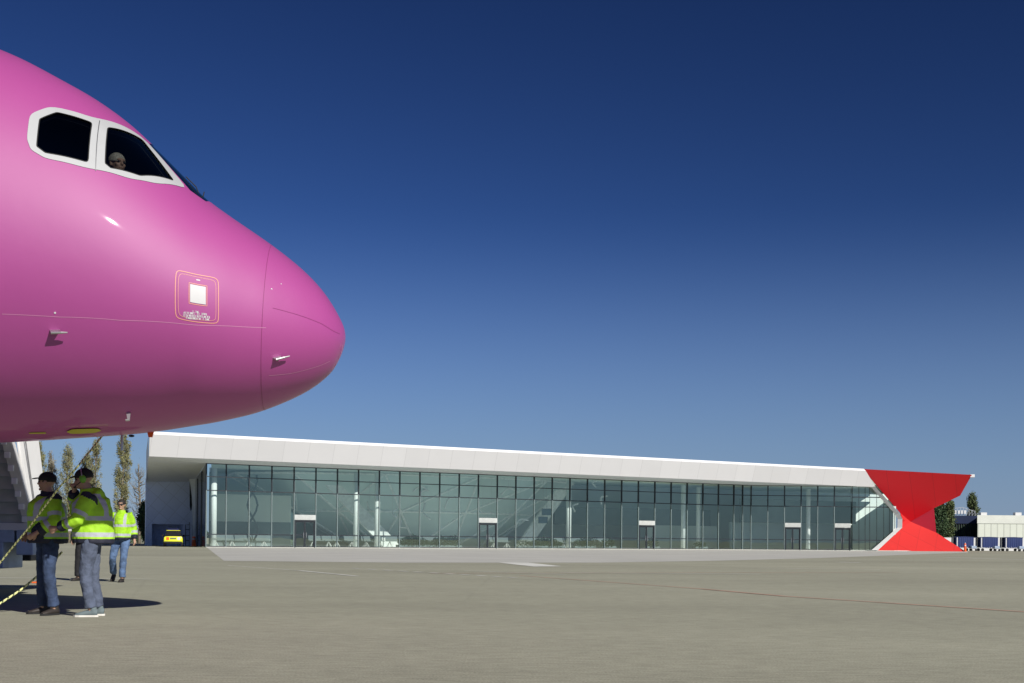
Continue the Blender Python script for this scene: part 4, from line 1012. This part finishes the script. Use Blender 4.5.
# funnel patio: inverted faceted cone with ribs
def ring(cx, cn, a, b_, z, k=12): return [cF(cx+a*math.cos(2*math.pi*i/k+.2), cn+b_*math.sin(2*math.pi*i/k+.2), z) for i in range(k)]
r0, r1 = ring(27, 15.5, 8, 5, .06), ring(25, 14, 19.5, 9.3, 7.2)
fb = MB(); fb.add(r0+r1, [(i, (i+1) % 12, 12+(i+1) % 12, 12+i) for i in range(12)]); fn = fb.build('funnel', M['funnel'], ter)
mb = MB()
for i in range(12):
    a, c, d_, e = r0[i], r0[(i+1) % 12], r1[i], r1[(i+1) % 12]; o_ = (lerp(a, d_, .5)-cF(26, 15, 3.5)).normalized()*.05
    for t0_, t1_ in ((0, .5), (.5, 1)):
        p0, p1 = lerp(a, d_, t0_), lerp(c, e, t0_); p2, p3 = lerp(a, d_, t1_), lerp(c, e, t1_)
        mb.tube([p0+o_, p2+o_], .12, 5); mb.tube([p0+o_, p3+o_], .12, 5); mb.tube([p2+o_, p3+o_], .12, 5)
mb.build('funnel_rib', M['funnel_rib'], fn)
mb = MB(); mb.prism([cF(13.0, 6.0, 6.0), cF(14.6, 6.0, 6.0), cF(21, 6.0, .06), cF(19, 6.0, .06)], IN*.4)
mb.prism([cF(34, 6.5, .06), cF(35.6, 6.5, .06), cF(40.4, 6.5, 6.2), cF(38.8, 6.5, 6.2)], IN*.4); mb.build('raking_strut', M['funnel_rib'], ter)
# round columns
for px, n in ((213.5, .9), (356, 1.0), (377, 2.0), (568.5, 1.0), (683, 3), (698, 7), (808, 3)):
    r = ray(px, 545); A_ = cF(0, n, 0); B_ = cF(10, n, 0); p = wallhit(px, 545, A_, B_); rr = .26 if n <= 2 else .24
    zt = 7.0; mb = MB(); mb.tube([(p.x, p.y, .05), (p.x, p.y, zt)], rr, 20); mb.build('column', M['column'], ter, smooth=True).data
mb = MB()
for sx in (-1, 1):
    mb.tube([P(252.5+sx*5*math.cos(t*1.5-.6), 475+t*12, 113) for t in [i*.5 for i in range(12)]], .09, 6)
mb.build('curved_strut', M['mull_d'], ter)
# curved ceiling lamps
lamps = [((238+183, 489), .9, 0), ((240+183, 494), 0.8, 1.2), ((371, 508), .9, 2.4), ((450, 501), 1.1, .8), ((426, 512), 1.1, 1.9), ((484, 510), 1.1, 2.6), ((509, 491), 1.0, .2), ((395, 513), .6, 1.6), ((402.5, 525), .6, 2.2), ((521, 522), 1.0, .5), ((575, 507), .6, 1.2), ((492, 520), .7, 2.8), ((603, 499), .7, 1.0), ((595, 483.5), .5, 1.4)]
pos = ['first from the left in the hall', 'second of the upper left pair', 'low beside the first round column', 'hanging upright left of the middle door', 'long, arching left of the middle door', 'upright above the middle door', 'upper one right of the middle door', 'tiny, third low one past the column', 'tiny lowest one past the column', 'low one right of the middle door', 'beside the middle round column', 'just over the header of the middle door', 'right of the middle round column', 'topmost, tucked under the eave']
for k, ((px, py), L_, ph) in enumerate(lamps):
    p = P(px, py, 129+(px-512)*.045); mb = MB(); pts = []
    for i in range(9):
        t = i/8-.5; x = t*L_*math.cos(ph)*1.7-.25*math.cos(t*5)*math.sin(ph); z = t*L_*math.sin(ph)*1.6+.28*math.cos(t*5)*math.cos(ph); pts.append(p+Vector((x, .2*math.sin(t*4), z)))
    o = empty('ceiling_lamp', (0, 0, 0), 0, 'curved white tube lamp, '+pos[k], 'lamp', 'curved tube lamps inside the terminal')
    mb.tube(pts, .085, 7); mb.build('lamp_tube', M['lamp'], o, smooth=True)
    mb = MB(); mb.tube([pts[4], Vector((pts[4].x, pts[4].y, 7.0))], .008, 4); mb.build('wire', M['metal'], o)
# white framed waiting chairs and cafe tables inside
def make_seat():
    o = empty('waiting_bench', (0, 0, 0)); mb = MB()
    for x in (-.75, .75):
        mb.tube([(x-.25, -.25, .05), (x, 0, .62), (x+.25, .25, .05)], .035, 6); mb.tube([(x-.25, .25, .05), (x, 0, .62), (x+.25, -.25, .05)], .035, 6)
    mb.build('leg_frame', M['white'], o)
    mb = MB(); mb.box(-1.1, 1.1, -.28, .28, .62, .68); mb.build('seat', M['int_dark'], o, bevel=.02)
    mb = MB(); mb.prism([(-1.1, .26, .68), (1.1, .26, .68), (1.1, .40, 1.15), (-1.1, .40, 1.15)], (0, .04, 0)); mb.build('backrest', M['int_dark'], o); return o
seat0 = make_seat(); sp = [2.2, 5.4, 11.3, 13.9, 16.5, 19.3, 22.5, 30.5, 34.5, 37.0, 39.5, 42.3]
for k, s_ in enumerate(sp):
    o = seat0 if k == 0 else copy_tree(seat0); o.location = cF(s_, 2.4+.8*(k % 2), 0); o.rotation_euler = (0, 0, math.atan2(dA.y, dA.x)+.1*math.sin(k*2.1))
    od = ['first', 'second', 'third', 'fourth', 'fifth', 'sixth', 'seventh', 'eighth', 'ninth', 'tenth', 'eleventh', 'twelfth'][k]
    tag(o, 'waiting bench on white crossed legs behind the glass, %s from the left' % od, 'bench', 'waiting benches inside the terminal')
# shrubs inside along the glass
def make_shrub(seed):
    r = random.Random(seed); mb = MB()
    for i in range(420):
        th = r.uniform(0, 6.28); rr = r.random()**.5*.75; h = .25+r.random()*(1.05-.55*rr); c = Vector((rr*math.cos(th), rr*math.sin(th)*.6, h)); s_ = r.uniform(.07, .15)
        a = Vector((r.uniform(-1, 1), r.uniform(-1, 1), r.uniform(-.4, 1))).normalized(); b_ = a.orthogonal().normalized()
        mb.poly([c-a*s_, c+b_*s_*.5, c+a*s_, c-b_*s_*.5])
    me = mb.mesh('leaves'); pot = MB(); pot.box(-.8, .8, -.35, .35, .05, .32); pm = pot.mesh('planter'); return me, pm
shr = [make_shrub(i) for i in range(3)]
spx = [405, 412, 421, 430, 440, 453, 524, 533, 542, 550, 557, 580, 587, 594, 601, 608, 652, 700, 744, 746.5]
for me, pm in shr: me.materials.append(M['plant']); pm.materials.append(M['int_dark'])
for k, px in enumerate(spx):
    A_, B_ = cF(0, .75, 0), cF(10, .75, 0)
    if px > 735: continue
    p = wallhit(px, 545, A_, B_); o = empty('planter_shrub', (p.x, p.y, 0), math.atan2(dA.y, dA.x), 'dark green planted box, number %d' % k, 'shrub', 'planted shrubs behind the terminal glass')
    a = bpy.data.objects.new('leaves', shr[k % 3][0]); COL.objects.link(a); a.parent = o; a.scale = (1, 1, .9+.25*math.sin(k*1.7))
    b_ = bpy.data.objects.new('planter', shr[k % 3][1]); COL.objects.link(b_); b_.parent = o
    o['label'] = 'dark planter shrub behind the glass, %s from the left' % ['first', 'second', 'third', 'fourth', 'fifth', 'sixth', 'seventh', 'eighth', 'ninth', 'tenth', 'eleventh', 'twelfth', 'thirteenth', 'fourteenth', 'fifteenth', 'sixteenth', 'seventeenth', 'eighteenth'][k]
# flight information screens
for k, (px, py) in enumerate(((543, 520), (546.5, 512))):
    p = P(px, py, 130); mb = MB(); mb.box(-.5, .5, -.05, .05, -.35, .35, Matrix.Translation(p)); o = empty('information_screen', (0, 0, 0), 0, ['lower', 'upper'][k]+' hanging screen right of the middle terminal door', 'screen'); mb.build('housing', M['int_dark'], o)
    mb = MB(); mb.box(-.45, .45, -.06, -.052, -.3, .3, Matrix.Translation(p)); mb.build('display', mat('screen_blue', (.08, .14, .2), .2), o); mb = MB(); mb.tube([p+Vector((0, 0, .35)), Vector((p.x, p.y, 7.1))], .02, 5); mb.build('hanger', M['metal'], o)

# ------------------------------------------------------------------ garage car, rack, bollards
def make_car(col='yellow_car'):
    o = empty('parked_car', (0, 0, 0))
    sec = [(-1.95, .45, .80, .78), (-1.9, .35, .95, .84), (-1.2, .30, 1.02, .86), (.2, .30, 1.05, .87), (1.3, .30, .98, .86), (1.85, .33, .90, .83), (1.98, .42, .75, .76)]
    def shell(sec, name, m_, par):
        mb = MB(); vs = []; fs = []; K = 12
        for (y, z0, z1, hw) in sec:
            for (fx, fz_) in ((-.9, 0), (-1, .18), (-1, .6), (-.96, .85), (-.86, 1), (-.4, 1.02), (.4, 1.02), (.86, 1), (.96, .85), (1, .6), (1, .18), (.9, 0)): vs.append((fx*hw, y, z0+(z1-z0)*fz_))
        for i in range(len(sec)-1):
            for k in range(K): fs.append((i*K+k, i*K+(k+1) % K, (i+1)*K+(k+1) % K, (i+1)*K+k))
        fs += [tuple(range(K)), tuple(range((len(sec)-1)*K, len(sec)*K))[::-1]]
        mb.add(vs, fs); q = mb.build(name, m_, par); smooth_by_angle(q, 50); return q
    bd = shell(sec, 'body', M[col], o)
    cab = MB(); bt = [(-.80, -1.75, 1.0), (.80, -1.75, 1.0), (.80, 1.05, 1.0), (-.80, 1.05, 1.0)]; tp_ = [(-.62, -1.45, 1.50), (.62, -1.45, 1.50), (.62, .30, 1.52), (-.62, .30, 1.52)]
    cab.add(bt+tp_, [(0, 1, 5, 4), (1, 2, 6, 5), (2, 3, 7, 6), (3, 0, 4, 7), (4, 5, 6, 7)]); cab.build('cabin_glass', M['car_glass'], o, bevel=.03)
    mb = MB(); mb.prism([(-.64, -1.48, 1.50), (.64, -1.48, 1.50), (.64, .34, 1.52), (-.64, .34, 1.52)], (0, 0, .045)); mb.build('roof', M[col], o, bevel=.02)
    for sx in (-1, 1):
        mb = MB(); mb.box(.50*sx-.14, .50*sx+.14, -1.96, -1.90, .62, .90); mb.build('headlight', M['orange'] if sx < 0 else M['white'], o, bevel=.03)
        mb = MB(); mb.box(.93*sx-.10, .93*sx+.10, -.95, -.80, .95, 1.12); mb.build('mirror', M['rubber'], o, bevel=.03)
        for y in (-1.25, 1.3):
            mb = MB(); mb.tube([(sx*.72, y, .31), (sx*.86, y, .31), (sx*.885, y, .31)], [.31, .31, .27], 20); wl = mb.build('wheel', M['rubber'], o); mb = MB(); mb.tube([(sx*.87, y, .31), (sx*.895, y, .31)], .18, 12); mb.build('rim', M['metal'], wl)
    mb = MB(); mb.box(-.80, .80, -2.02, -1.93, .33, .50); mb.build('bumper', M['rubber'], o, bevel=.03)
    mb = MB(); mb.box(-.28, .28, -1.965, -1.93, .70, .86); mb.build('grille', mat('grille_grey', (.16, .2, .1), .5), o)
    mb = MB(); mb.box(-.55, .55, -.75, -.55, 1.56, 1.68); mb.build('light_bar', mat('dark_blue_beacon', (.02, .02, .12), .2), o, bevel=.03)
    return o
car = make_car(); cpos = wp(173.3, 546); cpos = GD(173.6, 113.6); car.location = cpos; car.rotation_euler = (0, 0, RAD(14)); car.scale = (.96,)*3
tag(car, 'yellow-green airport car with dark roof beacon parked in the garage bay', 'car')
p = wp(187, 546); rk = empty('wall_rack', Vector((p.x, p.y, 0))-IN*.25, math.atan2(dA.y, dA.x), 'thin black post rack between the garage bay and the orange barrel', 'rack')
mb = MB(); mb.tube([(-.22, 0, 0), (-.22, 0, 2.1), (.16, 0, 2.1), (.16, 0, 2.35)], .035, 6); mb.tube([(.16, 0, 0), (.16, 0, 2.1)], .02, 6); mb.build('frame', M['dkmetal'], rk)
for z in (.5, 1.0, 1.6):
    mb = MB(); mb.box(-.2, .16, -.12, .05, z, z+.06); mb.build('shelf', M['dkmetal'], rk)
def barrel(loc, label, h=1.05, r=.2):
    o = empty('orange_barrel', loc, 0, label, 'barrel'); mb = MB(); mb.tube([(0, 0, .08), (0, 0, .12), (0, 0, h*.55), (0, 0, h*.85), (0, 0, h*.9)], [r, r*1.02, r*.9, r*.75, r*.5], 20); mb.build('body', M['orange'], o, smooth=True)
    mb = MB(); mb.tube([(0, 0, 0), (0, 0, .08)], r*1.2, 20); mb.build('base', M['orange'], o)
    mb = MB(); mb.tube([(0, 0, h*.62), (0, 0, h*.72)], [r*.885, r*.84], 20, cap=False); mb.build('reflective_band', M['white'], o)
    mb = MB(); mb.tube([(0, 0, h*.9), (0, 0, h)], [r*.35, r*.3], 12); mb.build('cap', M['white'], o); return o
barrel(GD(193.8, 117), 'orange barrel standing by the dark glass corner of the terminal', 1.05, .2)
barrel(GD(965.2, 139.2), 'small orange-red post barrel at the foot of the red terminal end', 1.0, .13)

# ------------------------------------------------------------------ baggage carts on the right
def make_cart():
    o = empty('baggage_cart', (0, 0, 0)); W_, D_, H_ = 1.05, .75, 1.62
    mb = MB(); mb.box(-W_, W_, -D_, D_, .36, .46); mb.build('deck', M['metal'], o, bevel=.01)
    mb = MB()
    for x in (-W_+.03, W_-.03):
        for y in (-D_+.03, D_-.03): mb.box(x-.03, x+.03, y-.03, y+.03, .46, H_)
    mb.build('frame', M['metal'], o)
    mb = MB(); mb.prism([(-W_-.04, -D_-.04, H_), (W_+.04, -D_-.04, H_), (W_+.04, -D_-.04, H_+.05), (0, -D_-.04, H_+.09), (-W_-.04, -D_-.04, H_+.05)], (0, 2*D_+.08, 0)); mb.build('roof', M['blue_cart'], o)
    for y in (-D_-.01, D_-.01):
        mb = MB(); n = 24; vs = []
        for i in range(n+1):
            x = -W_+.22+(2*W_-.22)*i/n; dy = .018*math.sin(i*1.9)
            vs += [(x, y+dy, .42), (x, y+dy*.4, H_)]
        mb.add(vs, [(2*i, 2*i+2, 2*i+3, 2*i+1) for i in range(n)]); mb.build('curtain', M['blue_cart'], o)
        mb = MB(); mb.box(-W_+.06, -W_+.16, y-.005, y+.012, .46, H_); mb.build('pale_strap', M['white'], o)
        mb = MB(); mb.box(-W_-.02, -W_+.055, y-.006, y+.012, .42, H_); mb.build('end_curtain', M['blue_cart'], o)
    for x in (-.75, .75):
        for y in (-.6, .6):
            mb = MB(); mb.tube([(x, y-.06, .17), (x, y+.06, .17)], .17, 14); mb.build('wheel', M['rubber'], o)
    mb = MB(); mb.tube([(W_, 0, .34), (W_+.7, 0, .22)], .03, 6); mb.build('tow_bar', M['dkmetal'], o); return o
c0_ = make_cart()
for k, (px, lb) in enumerate(((962.6, 'leftmost, next to the red terminal end'), (986.8, 'middle one of the row'), (1011.3, 'rightmost fully visible one'), (1035, 'beyond the right edge of the picture'))):
    if k == 3: continue
    o = c0_ if k == 0 else copy_tree(c0_); o.location = GD(px, 149+k*.4); o.rotation_euler = (0, 0, RAD(2)); tag(o, 'blue curtained baggage cart, '+lb, 'baggage cart', 'blue baggage carts parked in a row')
# low white wall behind carts, split in bays
wl = empty('low_white_wall', (0, 0, 0), 0, 'low white wall running behind the blue baggage carts', 'wall')
for (x0, x1) in ((938, 953), (954, 977), (978, 1001), (1002, 1026), (1027, 1060)):
    a, c = GD(x0, 158), GD(x1, 158); mb = MB(); mb.box(a.x, c.x, 158, 158.25, 0, 1.62); mb.build('panel', M['white'], wl)
for (px, lb) in ((973.3, 'first from the left'), (996.5, 'second from the left'), (1021, 'third from the left, at the picture edge')):
    b_ = GD(px, 148); o = empty('tow_trolley', b_, 0, 'small grey flat trolley between the baggage carts, '+lb, 'trolley', 'small grey trolleys')
    mb = MB(); mb.box(-.38, .38, -.4, .4, .28, .34); mb.build('deck', M['metal'], o); mb = MB(); mb.box(-.3, .3, -.3, .3, .34, .62); mb.build('load', gbox, o, bevel=.03)
    for sx in (-.28, .28): mb = MB(); mb.tube([(sx, -.2, .13), (sx, -.12, .13)], .13, 12); mb.build('wheel', M['rubber'], o)

# ------------------------------------------------------------------ hangar and navy building
hg = empty('white_hangar', (0, 0, 0), 0, 'low white ribbed warehouse at the right edge of the picture', 'warehouse')
a, c = GD(977.5, 205), GD(1100, 205); tz = P(990, 515.2, 205).z; mz = P(990, 523.5, 205).z
BR = Vector((.375, 1, 0))*28
mb = MB(); mb.prism([(a.x, 205, 0), (c.x+8, 205, 0), (c.x+8, 205, mz-.002), (a.x, 205, mz-.002)], BR); rebase(mb.build('wall', M['hangar'], hg), Vector((a.x, 205, 0)), Vector((1, 0, 0)))
mb = MB(); mb.prism([(a.x-.1, 204.9, mz), (c.x+8.1, 204.9, mz), (c.x+8.1, 204.9, tz), (a.x-.1, 204.9, tz)], BR); mb.build('roof', M['hangar_top'], hg)
for px in (984, 1018.5): p = P(px, 514, 206); mb = MB(); mb.box(p.x-.5, p.x+.5, 206, 207, tz, p.z+.25); mb.build('roof_vent', M['white'], hg)
nv = empty('navy_building', (0, 0, 0), 0, 'dark navy clad building behind the trees beside the white warehouse', 'building')
a, c = GD(945, 222), GD(977.8, 222); tz = P(960, 515.6, 222).z; mz = P(960, 523.5, 222).z
mb = MB(); mb.prism([(a.x, 222, mz), (c.x+1, 222, mz), (c.x+1, 222, tz), (a.x, 222, tz)], BR*.6); mb.build('upper_wall', M['navy_wall'], nv)
mb = MB(); mb.prism([(a.x+.2, 222.3, 0), (c.x+.9, 222.3, 0), (c.x+.9, 222.3, mz-.01), (a.x+.2, 222.3, mz-.01)], BR*.6); mb.build('lower_wall', mat('tree_reflection_wall', (.045, .08, .045), .6, spec=.1, var=.4, scale=.8), nv)  # mottled green stands for reflected trees, put into the wall colour
mb = MB()
for i in range(13): x = a.x+.4+i*(c.x-a.x-.8)/12; mb.box(x-.05, x+.05, 222.1, 222.28, 0, mz-.02)
mb.build('mullion', M['dkmetal'], nv)
rs = empty('roof_sign', (0, 0, 0), 0, 'pale lattice frame with white letter shapes on the navy building roof', 'sign')
mb = MB(); y0 = 224
for px in (954, 957, 960, 963, 966, 969, 972, 975):
    b0_, b1_ = P(px, 515.6, y0), P(px, 507.5+abs(px-962)*.25, y0); mb.tube([b0_, b1_], .05, 5); mb.tube([b0_, P(px+3, 509+abs(px-962)*.3, y0)], .03, 4)
mb.tube([P(954, 508.6, y0), P(962, 507.4, y0), P(975, 511.5, y0)], .05, 5); mb.build('lattice', mat('pale_lattice', (.45, .47, .5), .6), rs)
mb = MB()
for px in (955.5, 959, 962, 965): a_ = P(px-1.1, 513.8, y0-.2); c_ = P(px+.9, 510.4, y0-.2); mb.box(a_.x, c_.x, y0-.25, y0-.15, a_.z, c_.z)
mb.build('letter_panel', M['white'], rs)

# ------------------------------------------------------------------ trees
def make_tree(name, h, wd, seed, m_, n=5200, leaf=.17, bare=.0, gap=.35, lean=0, base=.12, exp=.55):
    r = random.Random(seed); o = empty(name, (0, 0, 0)); tk = MB()
    tr_pts = [Vector((lean*(t**1.5)*h+.12*math.sin(t*5+seed), .1*math.cos(t*4+seed), t*h*.97)) for t in [i/8 for i in range(9)]]
    tk.tube(tr_pts, [.24*(1-i/8)*(h/14)+.03 for i in range(9)], 9)
    tips = []
    def tp(t):
        x = t*8; i = min(int(x), 7); return lerp(tr_pts[i], tr_pts[i+1], x-i)
    nb = int(95)
    for k in range(nb):
        t = base+(1-base)*(k/nb)**.9; a = r.uniform(0, 6.28); env = wd*.5*(math.sin(math.pi*min(1, (t-base)/(1-base)*.96+.04))**exp)*r.uniform(.5, 1.15)
        p0 = tp(t*.93); rise = r.uniform(.9, 2.2)*h/14*(1.2-t*.5); p2 = p0+Vector((math.cos(a)*env, math.sin(a)*env, rise)); p1 = lerp(p0, p2, .5)+Vector((math.cos(a)*env*.18, math.sin(a)*env*.18, -.15))
        tk.tube([p0, p1, p2], [.05, .03, .012], 5); tips.append((p0, p1, p2, t))
    tk.build('trunk', M['bark'], o, smooth=True)
    cr = MB(); clumps = []
    for (p0, p1, p2, t) in tips:
        if r.random() < gap*.5: continue
        for j in range(3): clumps.append((lerp(p1, p2, r.uniform(-.2, 1.1)), r.uniform(.22, .5)*wd/2.2))
    per = max(4, int(n/len(clumps)))
    for (c, rad) in clumps:
        for j in range(per):
            d = Vector((r.gauss(0, .5), r.gauss(0, .5), r.gauss(0, .8)))*rad; q_ = c+d; s_ = leaf*r.uniform(.5, 1.2)
            a = Vector((r.uniform(-1, 1), r.uniform(-1, 1), r.uniform(-.2, 1))).normalized(); b_ = a.cross(Vector((r.uniform(-1, 1), r.uniform(-1, 1), .3))).normalized()
            cr.v += [tuple(q_-a*s_), tuple(q_+b_*s_*.55), tuple(q_+a*s_), tuple(q_-b_*s_*.55)]; k4 = len(cr.v); cr.f.append((k4-4, k4-3, k4-2, k4-1))
    me = bpy.data.meshes.new('crown'); me.from_pydata(cr.v, [], cr.f); me.materials.append(m_); co = bpy.data.objects.new('crown', me); COL.objects.link(co); co.parent = o
    return o
def put(o, px, D, label, group, sc=1, rz=0):
    o.location = GD(px, D); o.rotation_euler = (0, 0, rz); o.scale = (sc,)*3; return tag(o, label, 'tree', group)
GT = 'tall poplars behind the left of the terminal'
for k, (px, top, D, wd, mm, gap, lb) in enumerate(((38, 437, 150, 1.5, 'leaf_olive', .2, 'leftmost tall narrow poplar, beside the stair panel'), (52, 452, 158, 1.7, 'leaf_grey', .5, 'thin pale poplar between the stairs and the capped man'), (68, 445, 155, 2.0, 'leaf_olive', .4, 'sparse poplar rising between the two near men\'s heads'),
        (86, 450, 160, 1.9, 'leaf_olive', .4, 'poplar directly above the head of the man with ear defenders'), (95, 436, 156, 1.7, 'leaf_olive', .3, 'tall slim poplar just right of the ear defenders'), (122, 430, 148, 1.75, 'leaf_olive', .15, 'densest tall poplar, rising above the walking man'))):
    h = P(px, top, D).z; put(make_tree('poplar_tree', h, wd, 11+k, M[mm], n=15000 if gap < .3 else 9000, gap=gap, base=.04, leaf=.08, exp=.38), px, D, lb, GT)
put(make_tree('bare_tree', P(139, 462, 152).z, 2.6, 31, M['leaf_grey'], n=700, gap=.6, leaf=.07), 139, 152, 'faint nearly bare tree between the densest poplar and the terminal', None)
put(make_tree('conifer_tree', P(144, 502, 140).z, 1.3, 32, M['leaf_dark'], n=6000, gap=.1, leaf=.12, base=.05, exp=.8), 144.2, 138, 'short dark green tree touching the left wall of the terminal', None)
for k, (px, top, wd, mm, ln, lb) in enumerate(((935, 506, 1.5, 'leaf_dark', 0, 'dark tree closest to the waist of the red terminal end'), (941.5, 502, 1.5, 'leaf_dark', 0, 'dark dense tree, second right of the red waist'), (949, 500, 1.2, 'leaf_mid', 0, 'olive tipped tree left of the navy building'), (974, 493, 1.5, 'leaf_mid', -.14, 'leaning poplar rising between navy building and warehouse'))):
    D = 195 if k < 3 else 245; h = P(px, top, D).z
    o = make_tree('tree', h, wd*1.5, 51+k, M[mm], n=9000, gap=.1, leaf=.16, base=.03, lean=ln, exp=.5); put(o, px+(3 if ln else 0), D, lb, None)
# hedge and distant tree line
def blob_row(name, x0, x1, D, h, m_, label, n=6000, seed=5, leaf=.3):
    r = random.Random(seed); mb = MB()
    for i in range(n):
        t = r.random(); x = x0+(x1-x0)*t; hh = h*(.55+.45*noise.noise(Vector((x*.11, seed, 0)))+.25*noise.noise(Vector((x*.5, seed, 3)))); z = r.random()**.8*hh; y = D+r.uniform(-2, 2); s_ = leaf*r.uniform(.5, 1.3)
        a = Vector((r.uniform(-1, 1), r.uniform(-1, 1), r.uniform(-.2, 1))).normalized(); b_ = a.cross(Vector((r.uniform(-1, 1), .4, r.uniform(-1, 1)))).normalized()
        mb.v += [tuple(Vector((x, y, z))+e) for e in (-a*s_, b_*s_*.6, a*s_, -b_*s_*.6)]; k4 = len(mb.v); mb.f.append((k4-4, k4-3, k4-2, k4-1))
    me = bpy.data.meshes.new(name); me.from_pydata(mb.v, [], mb.f); me.materials.append(m_); o = bpy.data.objects.new(name, me); COL.objects.link(o); return tag(o, label, 'hedge', kind='stuff')
blob_row('hedge', -95, -46, 165, 2.1, M['leaf_dark'], 'low dark shrubbery along the far edge of the apron', n=9000, leaf=.16)
blob_row('far_wood', -420, 420, 620, 7, M['leaf_dark'], 'far band of trees on the horizon', n=26000, seed=9, leaf=1.0)
